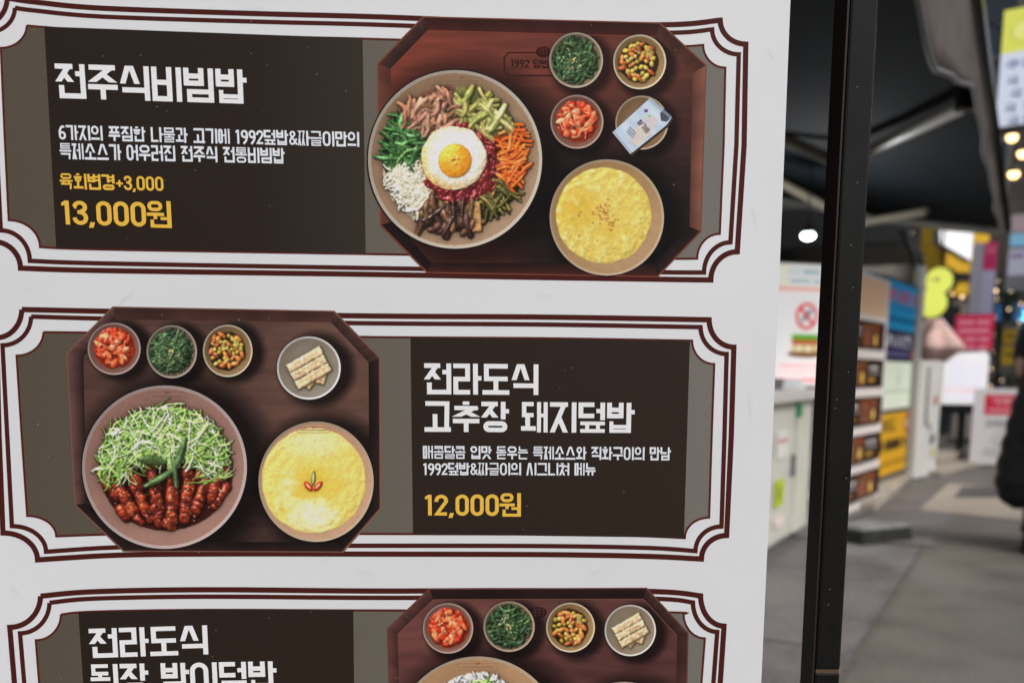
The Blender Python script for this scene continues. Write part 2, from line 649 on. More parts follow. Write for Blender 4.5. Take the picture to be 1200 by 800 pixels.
class Art:
    """a printed patch: flat coloured shapes, one mesh"""

    def __init__(self, base):
        self.v, self.l, self.c, self.f = [], [], [], []
        self.lv = base

    def up(self, d=3e-6):
        self.lv += d

    def poly(self, pts, col):
        i = len(self.v)
        n = len(pts)
        self.v += [tuple(p) for p in pts]
        self.l += [self.lv] * n
        self.c += [ink(c) for c in col] if isinstance(col, list) else [ink(col)] * n
        self.f.append(tuple(range(i, i + n)))

    def mesh(self, verts, faces, cols):
        i = len(self.v)
        self.v += verts
        self.l += [self.lv] * len(verts)
        self.c += [ink(c) for c in cols]
        self.f += [tuple(i + k for k in f) for f in faces]

    def area(self, pts, colfn, cell=22.0):
        """large shape, cut into a grid so that it follows the sheet"""
        bm = bmesh.new()
        pts = [p for i, p in enumerate(pts) if math.hypot(p[0] - pts[i - 1][0], p[1] - pts[i - 1][1]) > 0.3]
        vs = [bm.verts.new((p[0], p[1], 0)) for p in pts]
        for tri in tessellate_polygon([[Vector((p[0], p[1], 0)) for p in pts]]):
            bm.faces.new([vs[i] for i in tri])
        xs = [p[0] for p in pts]
        ys = [p[1] for p in pts]
        for ax, lo, hi in ((0, min(xs), max(xs)), (1, min(ys), max(ys))):
            k = math.floor(lo / cell) + 1
            while k * cell < hi:
                co_, no = [0, 0, 0], [0, 0, 0]
                co_[ax] = k * cell + 0.137
                no[ax] = 1
                bmesh.ops.bisect_plane(bm, geom=bm.verts[:] + bm.edges[:] + bm.faces[:], plane_co=co_, plane_no=no)
                k += 1
        bm.verts.index_update()
        vl = [(q.co.x, q.co.y) for q in bm.verts]
        fl = [tuple(q.index for q in f.verts) for f in bm.faces]
        bm.free()
        self.mesh(vl, fl, [colfn(*p) if callable(colfn) else colfn for p in vl])
        self.up(2e-5)

    def line(self, pts, wd, col):
        """band of even width along a measured path"""
        dense = []
        for a, b in zip(pts[:-1], pts[1:]):
            n = max(1, int(math.hypot(b[0] - a[0], b[1] - a[1]) / 14))
            dense += [(a[0] + (b[0] - a[0]) * k / n, a[1] + (b[1] - a[1]) * k / n) for k in range(n)]
        dense.append(pts[-1])
        for q in stroke(dense, wd):
            self.poly(q, col)
        self.up()

    def disc(self, cx, cy, rx, ry, colfn, rings=(0.0, 0.5, 1.0), seg=48, wob=None):
        vs, cs, fs = [], [], []
        rr = [rings[0]]
        for r in rings[1:]:
            m = max(1, math.ceil((r - rr[-1]) * max(rx, ry) / 7.0))
            r0 = rr[-1]
            rr += [r0 + (r - r0) * k / m for k in range(1, m + 1)]
        rings = rr
        for k, r in enumerate(rings):
            for j in range(seg):
                t = 2 * math.pi * j / seg
                f = 1.0 + (wob(t) * r if wob else 0)
                vs.append((cx + rx * r * f * math.cos(t), cy + ry * r * f * math.sin(t)))
                cs.append(colfn(r, t))
        for k in range(len(rings) - 1):
            for j in range(seg):
                j2 = (j + 1) % seg
                fs.append((k * seg + j, k * seg + j2, (k + 1) * seg + j2, (k + 1) * seg + j))
        self.mesh(vs, fs, cs)
        self.up(6e-6)

    def strand(self, x, y, ang, ln, wd, col, bend=0.0, edge=0.62, n=6, tip=0.35, hi=1.12):
        """one shred: pale along the middle, darker at its edges"""
        L, C, R = [], [], []
        px, py, a = x - math.cos(ang) * ln / 2, y - math.sin(ang) * ln / 2, ang - bend / 2
        for k in range(n + 1):
            f = k / n
            w_ = wd / 2 * (tip + (1 - tip) * math.sin(math.pi * (0.12 + 0.76 * f)))
            nx, ny = -math.sin(a), math.cos(a)
            L.append((px + nx * w_, py + ny * w_))
            C.append((px - nx * w_ * 0.15, py - ny * w_ * 0.15))
            R.append((px - nx * w_, py - ny * w_))
            px += math.cos(a) * ln / n
            py += math.sin(a) * ln / n
            a += bend / n
        vs = L + C + R
        m = n + 1
        d = tuple(c * edge for c in col)
        h_ = tuple(min(255, c * hi) for c in col)
        d2 = tuple(c * (edge + 0.14) for c in col)
        fs = []
        for k in range(n):
            fs.append((k, k + 1, m + k + 1, m + k))
            fs.append((m + k, m + k + 1, 2 * m + k + 1, 2 * m + k))
        self.mesh(vs, fs, [d] * m + [h_] * m + [d2] * m)
        self.up()

    def blob(self, x, y, a, b, rot, col, edge=0.55, hi=1.35, seg=14, off=0.3, wob=0.0):
        ca, sa = math.cos(rot), math.sin(rot)
        ph = rng.uniform(0, 6)
        vs, cs = [], []
        hx, hy = -a * off * 0.6, -b * off
        for r, tone in ((0.0, hi), (0.55, 1.0), (1.0, edge)):
            for j in range(seg):
                t = 2 * math.pi * j / seg
                w_ = 1 + wob * math.sin(3 * t + ph) + wob * 0.6 * math.sin(5 * t + ph * 2)
                ex, ey = a * r * w_ * math.cos(t), b * r * w_ * math.sin(t)
                k = 1 - r
                X, Y = ex * ca - ey * sa + hx * k, ex * sa + ey * ca + hy * k
                vs.append((x + X, y + Y))
                g = tone * (1.0 - 0.22 * math.sin(t + rot) * r)
                cs.append(tuple(min(255, c * g) for c in col))
        fs = []
        for k in range(2):
            for j in range(seg):
                j2 = (j + 1) % seg
                fs.append((k * seg + j, k * seg + j2, (k + 1) * seg + j2, (k + 1) * seg + j))
        self.mesh(vs, fs, cs)
        self.up()

    def speck(self, x, y, r, col):
        self.poly([(x + r * math.cos(a), y + r * math.sin(a)) for a in (0.3, 1.5, 2.6, 3.9, 5.2)], col)

    def text(self, text, x0, yt0, yb0, x1, yt1, yb1, col):
        quads, n = text_quads(text)
        base = self.lv
        for q, k in quads:
            pts = []
            for (u, v) in q:
                f = u / n
                yt = yt0 + (yt1 - yt0) * f
                yb = yb0 + (yb1 - yb0) * f
                yy = yt + (yb - yt) * v
                xx = x0 + (x1 - x0) * f
                xx += (600 - xx) / 7400.0 * (yy - yt)
                pts.append((xx, yy))
            self.lv = base + k * 5e-6
            self.poly(pts, col)
        self.lv = base + 8e-5

    def build(self, name, parent, m=None):
        me = bpy.data.meshes.new(name)
        pts = to_banner(self.v, self.l)
        me.from_pydata([tuple(p) for p in pts], [], self.f)
        at = me.color_attributes.new('Col', 'FLOAT_COLOR', 'POINT')
        at.data.foreach_set('color', np.array(self.c, dtype=np.float32).ravel())
        me.materials.append(m or M_INK)
        me.update()
        o = bpy.data.objects.new(name, me)
        return link(o, parent)


# ------------------------------------------------------------------ materials
M_VINYL = mat('white_vinyl', (0.765, 0.778, 0.785), rough=0.36, spec=0.35, noise=0.025, scale=6)
M_BLACKMETAL = mat('black_painted_steel', (0.007, 0.0068, 0.0062), rough=0.24, spec=0.22, noise=0.35, scale=22, bump=0.03)
M_RUST = mat('bare_rusty_seam', (0.10, 0.062, 0.034), rough=0.7, noise=0.5, scale=60)
M_WHITEPANEL = mat('white_counter_laminate', (0.68, 0.69, 0.62), rough=0.4, noise=0.08, scale=5)
M_GREYTOP = mat('pale_worktop', (0.74, 0.72, 0.68), rough=0.35, noise=0.05, scale=7)
M_DARK = mat('dark_grey_wall', (0.045, 0.045, 0.045), rough=0.8, noise=0.4, scale=3)
M_AWN = mat('navy_awning_cloth', (0.006, 0.0085, 0.011), rough=0.9, spec=0.1, noise=0.3, scale=4)
M_VAL = mat('brown_grey_valance', (0.115, 0.098, 0.09), rough=0.8, noise=0.25, scale=9)
M_ARM = mat('cream_awning_arm', (0.27, 0.235, 0.175), rough=0.5, noise=0.1, scale=9)
M_BLACK = mat('black_plastic', (0.015, 0.015, 0.016), rough=0.5)
M_STEEL = mat('grey_steel', (0.25, 0.25, 0.25), rough=0.4, metal=0.6, noise=0.2, scale=12)
M_STONE = mat('pale_stone', (0.40, 0.36, 0.30), rough=0.8, noise=0.25, scale=5, bump=0.2)
M_RUBBER = mat('grey_concrete_block', (0.22, 0.225, 0.215), rough=0.8, noise=0.3, scale=14, bump=0.3)
M_RUBBERD = mat('dark_rubber_edge', (0.025, 0.027, 0.025), rough=0.75, noise=0.4, scale=14)
M_COAT = mat('black_padded_nylon', (0.008, 0.009, 0.013), rough=0.5, spec=0.3, noise=0.3, scale=30)
M_SKIN = mat('skin', (0.50, 0.32, 0.24), rough=0.55, noise=0.08, scale=20)
M_HAIR = mat('black_hair', (0.010, 0.008, 0.007), rough=0.4, noise=0.3, scale=60)
M_TROUSER = mat('dark_denim', (0.02, 0.022, 0.03), rough=0.8, noise=0.2, scale=40)
M_YELLOW = mat('yellow_facade_panel', (0.80, 0.48, 0.03), rough=0.5, noise=0.15, scale=3)
M_FACADE = mat('old_plaster_facade', (0.20, 0.18, 0.16), rough=0.85, noise=0.3, scale=2)
M_FACADED = mat('dark_brick_facade', (0.09, 0.075, 0.065), rough=0.85, noise=0.35, scale=3)
M_GLASS = mat('dark_window_glass', (0.02, 0.024, 0.028), rough=0.08, spec=0.6)
M_PINK = mat('pink_parasol_cloth', (0.82, 0.56, 0.51), rough=0.8, noise=0.08, scale=6)
M_LEAF = mat('dark_fir_green', (0.02, 0.045, 0.02), rough=0.7, noise=0.4, scale=30)
M_LAMPW = mat('white_lamp_glass', (0.8, 0.8, 0.8), emit=(0.86, 0.95, 1.0), estr=6.0)
M_LAMPY = mat('warm_lamp_glass', (0.8, 0.7, 0.5), emit=(1.0, 0.66, 0.28), estr=3.2)
M_BULB = mat('small_warm_bulb', (0.8, 0.7, 0.5), emit=(1.0, 0.70, 0.40), estr=2.6)
M_BLUEB = mat('small_blue_bulb', (0.2, 0.5, 0.8), emit=(0.10, 0.55, 1.0), estr=3.0)


def street_mat(name, base, patch, crack):
    m = bpy.data.materials.new(name)
    m.use_nodes = True
    t = m.node_tree
    b = t.nodes['Principled BSDF']
    b.inputs['Roughness'].default_value = 0.5
    b.inputs['Specular IOR Level'].default_value = 0.4
    tc = t.nodes.new('ShaderNodeTexCoord')
    n1 = t.nodes.new('ShaderNodeTexNoise'); n1.inputs['Scale'].default_value = 0.9; n1.inputs['Detail'].default_value = 5
    n2 = t.nodes.new('ShaderNodeTexNoise'); n2.inputs['Scale'].default_value = 60; n2.inputs['Detail'].default_value = 4
    n3 = t.nodes.new('ShaderNodeTexNoise'); n3.inputs['Scale'].default_value = 3.2; n3.inputs['Detail'].default_value = 8
    for n in (n1, n2, n3):
        t.links.new(tc.outputs['Object'], n.inputs['Vector'])
    r1 = t.nodes.new('ShaderNodeValToRGB')
    r1.color_ramp.elements[0].position = 0.36; r1.color_ramp.elements[0].color = tuple(base) + (1,)
    r1.color_ramp.elements[1].position = 0.64; r1.color_ramp.elements[1].color = tuple(patch) + (1,)
    t.links.new(n1.outputs['Fac'], r1.inputs[0])
    r3 = t.nodes.new('ShaderNodeValToRGB')
    r3.color_ramp.elements[0].position = 0.30; r3.color_ramp.elements[0].color = (crack,) * 3 + (1,)
    r3.color_ramp.elements[1].position = 0.52; r3.color_ramp.elements[1].color = (1, 1, 1, 1)
    t.links.new(n3.outputs['Fac'], r3.inputs[0])
    mr = t.nodes.new('ShaderNodeMapRange')
    mr.inputs['From Min'].default_value = 0.3; mr.inputs['From Max'].default_value = 0.7
    mr.inputs['To Min'].default_value = 0.72; mr.inputs['To Max'].default_value = 1.3
    t.links.new(n2.outputs['Fac'], mr.inputs[0])
    m1 = t.nodes.new('ShaderNodeMix'); m1.data_type = 'RGBA'; m1.blend_type = 'MULTIPLY'; m1.inputs['Factor'].default_value = 1
    t.links.new(r1.outputs[0], m1.inputs['A']); t.links.new(r3.outputs[0], m1.inputs['B'])
    vm = t.nodes.new('ShaderNodeVectorMath'); vm.operation = 'SCALE'
    t.links.new(m1.outputs['Result'], vm.inputs[0]); t.links.new(mr.outputs[0], vm.inputs['Scale'])
    t.links.new(vm.outputs[0], b.inputs['Base Color'])
    bp = t.nodes.new('ShaderNodeBump'); bp.inputs['Strength'].default_value = 0.25; bp.inputs['Distance'].default_value = 0.004
    t.links.new(n2.outputs['Fac'], bp.inputs['Height']); t.links.new(bp.outputs[0], b.inputs['Normal'])
    return m


# ------------------------------------------------------------------ ground
def slab(name, pts, z, m, kind='structure'):
    mb = MB()
    mb.poly([(p[0], p[1], z) for p in pts])
    o = mb.build(name, m)
    o['kind'] = kind
    return o


M_ASPH = street_mat('worn_asphalt', (0.122, 0.114, 0.100), (0.172, 0.160, 0.140), 0.74)
M_PAVE = street_mat('concrete_pavement', (0.140, 0.130, 0.134), (0.190, 0.178, 0.180), 0.70)
M_LIGHTP = street_mat('pale_stone_paving', (0.36, 0.325, 0.26), (0.44, 0.395, 0.32), 0.85)
mb = MB()
mb.poly([(-150, -150, 0), (150, -150, 0), (150, 150, 0), (-150, 150, 0)])
tag(mb.build('street', M_ASPH), kind='structure')
slab('pavement', [AL(-4, 0.50), AL(6.55, 0.50), AL(6.55, 3.2), AL(-4, 3.2)], 0.006, M_PAVE)
slab('pavement_patch', [AL(6.58, 0.42), AL(9.2, 0.46), AL(9.2, 3.2), AL(6.58, 3.2)], 0.004, M_PAVE)
for (a0, a1, n0, n1, tone) in ((2.2, 3.9, 0.52, 1.22, 0.97), (3.9, 5.2, 0.52, 1.22, 1.06), (6.62, 7.7, 0.46, 1.0, 1.12)):
    m_ = street_mat('patched_paving', tuple(v * tone for v in (0.140, 0.131, 0.132)), tuple(v * tone for v in (0.190, 0.178, 0.178)), 0.7)
    slab('pavement_patch', [AL(a0, n0), AL(a1, n0 + 0.02), AL(a1 - 0.03, n1), AL(a0 + 0.02, n1 - 0.02)], 0.010, m_)
mb = MB()
for (a0, n0, a1, n1) in ((-2, 0.50, 6.55, 0.50), (6.56, 0.40, 6.56, 1.3)):
    p, q = AL(a0, n0, 0.0135), AL(a1, n1, 0.0135)
    e = (q - p).normalized().cross(Vector((0, 0, 1))) * 0.006
    mb.poly([p - e, q - e, q + e, p + e])
o = mb.build('paving_joint', mat('dirty_joint', (0.125, 0.115, 0.10), rough=0.9, noise=0.4, scale=25))
o['kind'] = 'structure'
slab('paving_strip', [PZ(1078, 597), PZ(1215, 612), PZ(1230, 575), PZ(1112, 566)], 0.005, M_LIGHTP)
mb = MB()
mb.poly([PZ(1118, 583) + Vector((0, 0, .010)), PZ(1168, 583) + Vector((0, 0, .010)), PZ(1172, 571) + Vector((0, 0, .010)), PZ(1128, 571) + Vector((0, 0, .010))])
tag(mb.build('drain_cover', mat('dark_iron_cover', (0.09, 0.09, 0.095), rough=0.5, noise=0.3, scale=20)), 'dark iron drain cover set in the pale paving strip', 'drain cover')

# ------------------------------------------------------------------ the menu banner
WHITE_T = (214, 218, 226)
GOLD = (220, 172, 66)
MAROON = (66, 26, 21)

banner = thing('menu_banner', (0, 0, 0), 0, 'white printed menu banner with three framed rice bowl set meals, close to the camera', 'banner')


def sheet():
    x0, x1 = -0.462, 0.2105
    nx, nz = 60, 110
    z0, z1 = 0.16, 1.74
    mb = MB()
    xs = np.linspace(x0, x1, nx)
    zs = np.linspace(z0, z1, nz)
    X, Z = np.meshgrid(xs, zs)
    Y = banner_y(X, Z)
    V = np.stack([X, Y, Z], 2).reshape(-1, 3)
    back = V + np.array([0, 0.0006, 0])
    n = len(V)
    mb.v = [tuple(p) for p in V] + [tuple(p) for p in back]
    mb.c = [(1, 1, 1, 1)] * (2 * n)
    for j in range(nz - 1):
        for i in range(nx - 1):
            a = j * nx + i
            mb.f.append((a, a + 1, a + nx + 1, a + nx))
            mb.f.append((n + a, n + a + nx, n + a + nx + 1, n + a + 1))
    rim = [i for i in range(nx)] + [j * nx + nx - 1 for j in range(1, nz)] + [(nz - 1) * nx + i for i in range(nx - 2, -1, -1)] + [j * nx for j in range(nz - 2, 0, -1)]
    for k in range(len(rim)):
        a, b = rim[k], rim[(k + 1) % len(rim)]
        mb.poly([V[a], back[a], back[b], V[b]])
    return mb.build('sheet', M_VINYL, banner, smooth=True)


sheet()
mb = MB()
mb.box(-0.475, 0.222, 0.775, 0.835, 1.732, 1.765)
mb.build('top_rail', M_STEEL, banner, bevel=0.004)
mb = MB()
mb.box(-0.49, 0.24, 0.74, 0.88, 0.03, 0.165)
mb.build('base_case', M_STEEL, banner, bevel=0.01)
mb = MB()
mb.tube([(-0.12, 0.845, 0.10), (-0.12, 0.845, 1.735)], 0.009)
mb.build('support_pole', M_STEEL, banner, smooth=True)
for sx in (-0.36, 0.11):
    mb = MB()
    mb.box(sx - 0.02, sx + 0.02, 0.62, 1.0, 0.008, 0.03)
    mb.build('foot', M_STEEL, banner, bevel=0.004)


def qarc(p, q, inner, n=12):
    """quarter ellipse from p to q round the corner that lies outside the frame; inner says which end leaves upright"""
    if inner == 'v':      # leaves p upright, arrives at q level
        cx, cy = q[0], p[1]
        return [(cx + (p[0] - cx) * math.cos(k * math.pi / 2 / n), cy + (q[1] - cy) * math.sin(k * math.pi / 2 / n)) for k in range(n + 1)]
    cx, cy = p[0], q[1]   # leaves p level, arrives at q upright
    return [(cx + (q[0] - cx) * math.sin(k * math.pi / 2 / n), cy + (p[1] - cy) * math.cos(k * math.pi / 2 / n)) for k in range(n + 1)]


def frame_path(top, tr, right, br, bottom, bl, left, tl):
    """closed outline with scooped corners. top: left to right, ends on the corners; tr etc. = (start, end) of the scoop"""
    p = []
    p += top
    p += qarc(tr[0], tr[1], 'v')
    p += right
    p += qarc(br[0], br[1], 'h')
    p += bottom
    p += qarc(bl[0], bl[1], 'v')
    p += left
    p += qarc(tl[0], tl[1], 'h')
    return p


def smooth_path(pts, closed=True):
    out = [pts[0]]
    for p in pts[1:]:
        if math.hypot(p[0] - out[-1][0], p[1] - out[-1][1]) > 0.6:
            out.append(p)
    if closed:
        out.append(out[0])
    return out


def spline(pts, n=8):
    """smooth curve through measured points"""
    if len(pts) < 3:
        return pts
    out = []
    P = [pts[0]] + list(pts) + [pts[-1]]
    for i in range(1, len(P) - 2):
        p0, p1, p2, p3 = P[i - 1], P[i], P[i + 1], P[i + 2]
        for k in range(n):
            t = k / n
            out.append(tuple(0.5 * (2 * p1[j] + (p2[j] - p0[j]) * t + (2 * p0[j] - 5 * p1[j] + 4 * p2[j] - p3[j]) * t * t + (3 * p1[j] - p0[j] - 3 * p2[j] + p3[j]) * t ** 3) for j in (0, 1)))
    out.append(pts[-1])
    return out


FR = {}
FR[1] = dict(
    outer=frame_path(spline([(8.5, -2), (40, 2.6), (120, 10), (297, 16.2), (440, 20), (600, 26), (777, 29.4), (844, 24)]), ((844, 24), (874, 52)),
                     [(872, 170), (864, 295)], ((864, 295), (833, 328)), spline([(833, 328), (777, 327.3), (600, 324.5), (440, 321.6), (120, 317), (24, 314.2)]),
                     ((24, 314.2), (-8, 283)), [(-14, 170), (-22, 30)], ((-22, 30), (8.5, -2))),
    mid=frame_path(spline([(17.5, 9.5), (40, 12.6), (120, 19.8), (297, 25.6), (440, 29.2), (600, 35), (777, 38.8), (834.5, 34.8)]), ((834.5, 34.8), (865.7, 64)),
                   [(863, 170), (856, 284)], ((856, 284), (825, 319.3)), spline([(825, 319.3), (777, 319), (600, 316.6), (440, 314.2), (120, 308.6), (35, 305.6)]),
                   ((35, 305.6), (1, 270)), [(-4, 170), (-13, 38)], ((-13, 38), (17.5, 9.5))),
    thin=frame_path(spline([(31.5, 30.2), (52, 32), (120, 36.8), (297, 42.5), (425, 45.6), (600, 51), (777, 54.6), (824, 53)]), ((824, 53), (850, 79.6)),
                    [(848, 170), (843.5, 274)], ((843.5, 274), (817, 303)), spline([(817, 303), (777, 303), (600, 300.4), (440, 297.8), (119, 292.3), (47, 289.5)]),
                    ((47, 289.5), (10.3, 258)), [(6, 170), (1, 56.5)], ((1, 56.5), (31.5, 30.2))))
FR[2] = dict(
    outer=frame_path(spline([(25.5, 362.6), (120, 364.6), (270, 367.6), (440, 370.2), (640, 371.5), (831, 374.6)]), ((831, 374.6), (860, 406.6)),
                     [(857, 510), (851.5, 627)], ((851.5, 627), (822, 654.6)), spline([(822, 654.6), (760, 651.5), (640, 649.4), (440, 648.8), (270, 648.6), (140, 650), (44, 655.5)]),
                     ((44, 655.5), (3.5, 624)), [(-1, 510), (-4, 395.6)], ((-4, 395.6), (25.5, 362.6))),
    mid=frame_path(spline([(36.5, 370.8), (120, 373.2), (270, 376), (440, 378.8), (640, 380.2), (821, 383.2)]), ((821, 383.2), (851.5, 414.6)),
                   [(849, 510), (845.5, 616.5)], ((845.5, 616.5), (815, 645.2)), spline([(815, 645.2), (760, 641.6), (640, 639.4), (440, 639), (270, 639.4), (140, 640.8), (54, 646)]),
                   ((54, 646), (14, 616)), [(8.5, 510), (3, 404.5)], ((3, 404.5), (36.5, 370.8))),
    thin=frame_path(spline([(51, 389), (120, 389.8), (270, 392), (440, 394.8), (640, 396.2), (811, 399)]), ((811, 399), (837, 426.4)),
                    [(834, 510), (831, 606)], ((831, 606), (802.5, 630)), spline([(802.5, 630), (740, 627.4), (640, 626), (440, 625.2), (270, 625), (140, 625.6), (66, 628)]),
                    ((66, 628), (32, 604)), [(25.5, 510), (19.5, 416.6)], ((19.5, 416.6), (51, 389))))
FR[3] = dict(
    outer=frame_path(spline([(47.5, 698), (110, 692.8), (240, 690.5), (440, 692), (600, 691.5), (767, 692.6), (821, 697.6)]), ((821, 697.6), (848.5, 733)),
                     [(844, 800), (833, 950)], ((833, 950), (805, 985)), [(805, 985), (440, 985), (70, 985)],
                     ((70, 985), (30, 950)), [(17, 800), (11.5, 734.5)], ((11.5, 734.5), (47.5, 698))),
    mid=frame_path(spline([(58, 705.8), (110, 700.9), (240, 698.6), (440, 700), (600, 699.6), (767, 701), (812, 705.4)]), ((812, 705.4), (840.5, 739.8)),
                   [(836, 800), (825, 942)], ((825, 942), (797, 976)), [(797, 976), (440, 976), (79, 976)],
                   ((79, 976), (40, 942)), [(28.5, 800), (23.5, 741.5)], ((23.5, 741.5), (58, 705.8))),
    thin=frame_path(spline([(71.5, 719.4), (110, 716), (240, 714), (414, 714.6), (600, 715), (787, 717), (801, 718.6)]), ((801, 718.6), (826, 747.4)),
                    [(822, 800), (812, 932)], ((812, 932), (788, 961)), [(788, 961), (440, 961), (92, 961)],
                    ((92, 961), (58, 932)), [(46, 800), (42, 749.6)], ((42, 749.6), (71.5, 719.4))))


def grey_plate(x, y):
    return lerp3((80, 72, 61), (106, 103, 96), (x - 30) / 780.0)


def dark_plate(x, y):
    c = lerp3((37, 29, 23), (43, 34, 28), x / 800.0)
    return lerp3(c, (58, 54, 47), ((x - 300) / 130.0) * 0.5 if x < 440 and y < 320 else 0.0)


DARK = {1: [(52, 31.4), (425, 45.2), (428.6, 297.4), (66, 290.4)],
        2: [(481, 395.2), (808.5, 399.2), (801.5, 629.6), (484, 625.4)],
        3: [(92, 716.8), (240, 713.6), (414, 714.4), (417, 960), (108, 960)]}

ENTRY_LABEL = {1: 'topmost menu entry, bibimbap set', 2: 'middle menu entry, grilled pork rice bowl set', 3: 'lowest menu entry, cut off at the bottom of the photo'}
entries = {}
for k in (1, 2, 3):
    a = Art(0.00006)
    a.area(smooth_path(FR[k]['thin'], False), grey_plate)
    entries[k] = a.build('menu_entry', banner)
    entries[k]['label'] = ENTRY_LABEL[k]
    b = Art(0.00006)
    b.line(smooth_path(FR[k]['outer']), 6.3, MAROON)
    b.line(smooth_path(FR[k]['mid']), 5.3, MAROON)
    b.lv = 0.00011
    b.line(smooth_path(FR[k]['thin']), 2.6, (78, 30, 24))
    b.build('border_line', entries[k])
    d = Art(0.00013)
    d.area(DARK[k], dark_plate)
    d.build('text_panel', entries[k])


def lettering(name, k, lines, col):
    a = Art(0.00024)
    for L in lines:
        a.text(*L, col)
    return a.build(name, entries[k])


lettering('title_lettering', 1, [('전주식비빔밥', 64, 74.6, 115.2, 288.5, 82, 122)], WHITE_T)
lettering('description_lettering', 1, [('6가지의 푸짐한 나물과 고기에 1992덮밥&짜글이만의', 68, 146.6, 164, 420.8, 155, 172.4),
                                       ('특제소스가 어우러진 전주식 전통비빔밥', 69.5, 167.8, 186.6, 333.4, 174, 192)], (206, 210, 216))
lettering('option_lettering', 1, [('육회변경+3,000', 69.5, 203, 221.6, 191, 206.6, 224.4)], GOLD)
lettering('price_lettering', 1, [('13,000원', 71.5, 233.8, 263.6, 200, 236, 267.4)], GOLD)
lettering('title_lettering', 2, [('전라도식', 497, 425.4, 461.8, 631, 426.8, 462.6),
                                 ('고추장 돼지덮밥', 497, 469.8, 505.6, 744, 471.8, 507)], WHITE_T)
lettering('description_lettering', 2, [('매콤달콤 입맛 돋우는 특제소스와 직화구이의 만남', 495.5, 522, 537, 786.3, 523.8, 539.2),
                                       ('1992덮밥&짜글이의 시그니쳐 메뉴', 496, 541.8, 556.4, 698, 542.2, 556.8)], (206, 210, 216))
lettering('price_lettering', 2, [('12,000원', 498, 578.4, 604, 610.5, 577.4, 605)], GOLD)
lettering('title_lettering', 3, [('전라도식', 103.8, 736.2, 770.4, 242.7, 732, 766),
                                 ('된장 박이덮밥', 106, 777.8, 812.5, 323.7, 774, 808.5)], WHITE_T)

# ------------------------------------------------------------------ printed trays
VN = {}


def vnoise(x, y, seed=0):
    def h(i, j):
        k = (i, j, seed)
        if k not in VN:
            VN[k] = random.Random(hash((i * 7919 + j * 104729 + seed * 1299709)) & 0xffffff).random()
        return VN[k]
    i, j = math.floor(x), math.floor(y)
    fx, fy = x - i, y - j
    fx, fy = fx * fx * (3 - 2 * fx), fy * fy * (3 - 2 * fy)
    return (h(i, j) * (1 - fx) + h(i + 1, j) * fx) * (1 - fy) + (h(i, j + 1) * (1 - fx) + h(i + 1, j + 1) * fx) * fy


def tray(k, outer, inner, floorfn, wallcols, shadows, rimcol):
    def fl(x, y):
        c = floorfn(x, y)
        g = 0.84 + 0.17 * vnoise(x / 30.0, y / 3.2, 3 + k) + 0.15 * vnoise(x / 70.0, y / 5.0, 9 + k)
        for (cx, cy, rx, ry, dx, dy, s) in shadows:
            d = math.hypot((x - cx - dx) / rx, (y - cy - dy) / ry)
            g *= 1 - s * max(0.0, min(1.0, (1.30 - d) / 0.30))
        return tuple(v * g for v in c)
    a = Art(0.00020)
    a.area(outer, rimcol, 11)
    a.area(inner, fl, 4.0)
    n = len(outer)
    cx = sum(p[0] for p in outer) / n
    cy = sum(p[1] for p in outer) / n
    for i in range(n):                 # the eight sloping sides
        j = (i + 1) % n
        o1, o2 = outer[i], outer[j]
        q1 = (o1[0] + (cx - o1[0]) * 0.008, o1[1] + (cy - o1[1]) * 0.010)
        q2 = (o2[0] + (cx - o2[0]) * 0.008, o2[1] + (cy - o2[1]) * 0.010)
        i1, i2 = inner[i], inner[j]
        m = 22
        c_out, c_in = wallcols[i]
        for s in range(m):
            f0, f1 = s / m, (s + 1) / m
            L = lambda p, q, f: (p[0] + (q[0] - p[0]) * f, p[1] + (q[1] - p[1]) * f)
            v1, v2 = 0.86 + 0.28 * vnoise(s * 0.7, i * 3.1, 40 + k), 0.86 + 0.28 * vnoise((s + 1) * 0.7, i * 3.1, 40 + k)
            mul = lambda c, g: tuple(x * g for x in c)
            a.poly([L(q1, q2, f0), L(q1, q2, f1), L(i1, i2, f1), L(i1, i2, f0)], [mul(c_out, v1), mul(c_out, v2), mul(c_in, v2), mul(c_in, v1)])
    a.up(3e-5)
    return a


def logo(a, x, y, wd, hg, rgb, txt=None):
    """small stamped plate: scooped frame, rice bowl mark above, lettering"""
    c = hg * 0.2
    x0, x1, y0, y1 = x - wd / 2, x + wd / 2, y - hg / 2, y + hg / 2
    a.line([(x0 + c, y0), (x1 - c, y0), (x1, y0 + c), (x1, y1 - c), (x1 - c, y1), (x0 + c, y1), (x0, y1 - c), (x0, y0 + c), (x0 + c, y0)], max(0.6, hg * 0.06), rgb)
    a.blob(x, y0 - hg * 0.03, hg * 0.34, hg * 0.24, 0, rgb, edge=1, hi=1.0, off=0)
    if txt == '':
        return
    if txt:
        a.text(txt, x0 + wd * 0.08, y - hg * 0.15, y + hg * 0.2, x1 - wd * 0.08, y - hg * 0.12, y + hg * 0.24, rgb)
    else:
        n = int(wd / 2.6)
        for i in range(n):
            xx = x0 + wd * 0.12 + wd * 0.76 * i / max(1, n - 1)
            a.poly([(xx - 0.7, y - hg * 0.10), (xx + 0.7, y - hg * 0.10), (xx + 0.7, y + hg * 0.16), (xx - 0.7, y + hg * 0.16)], rgb)


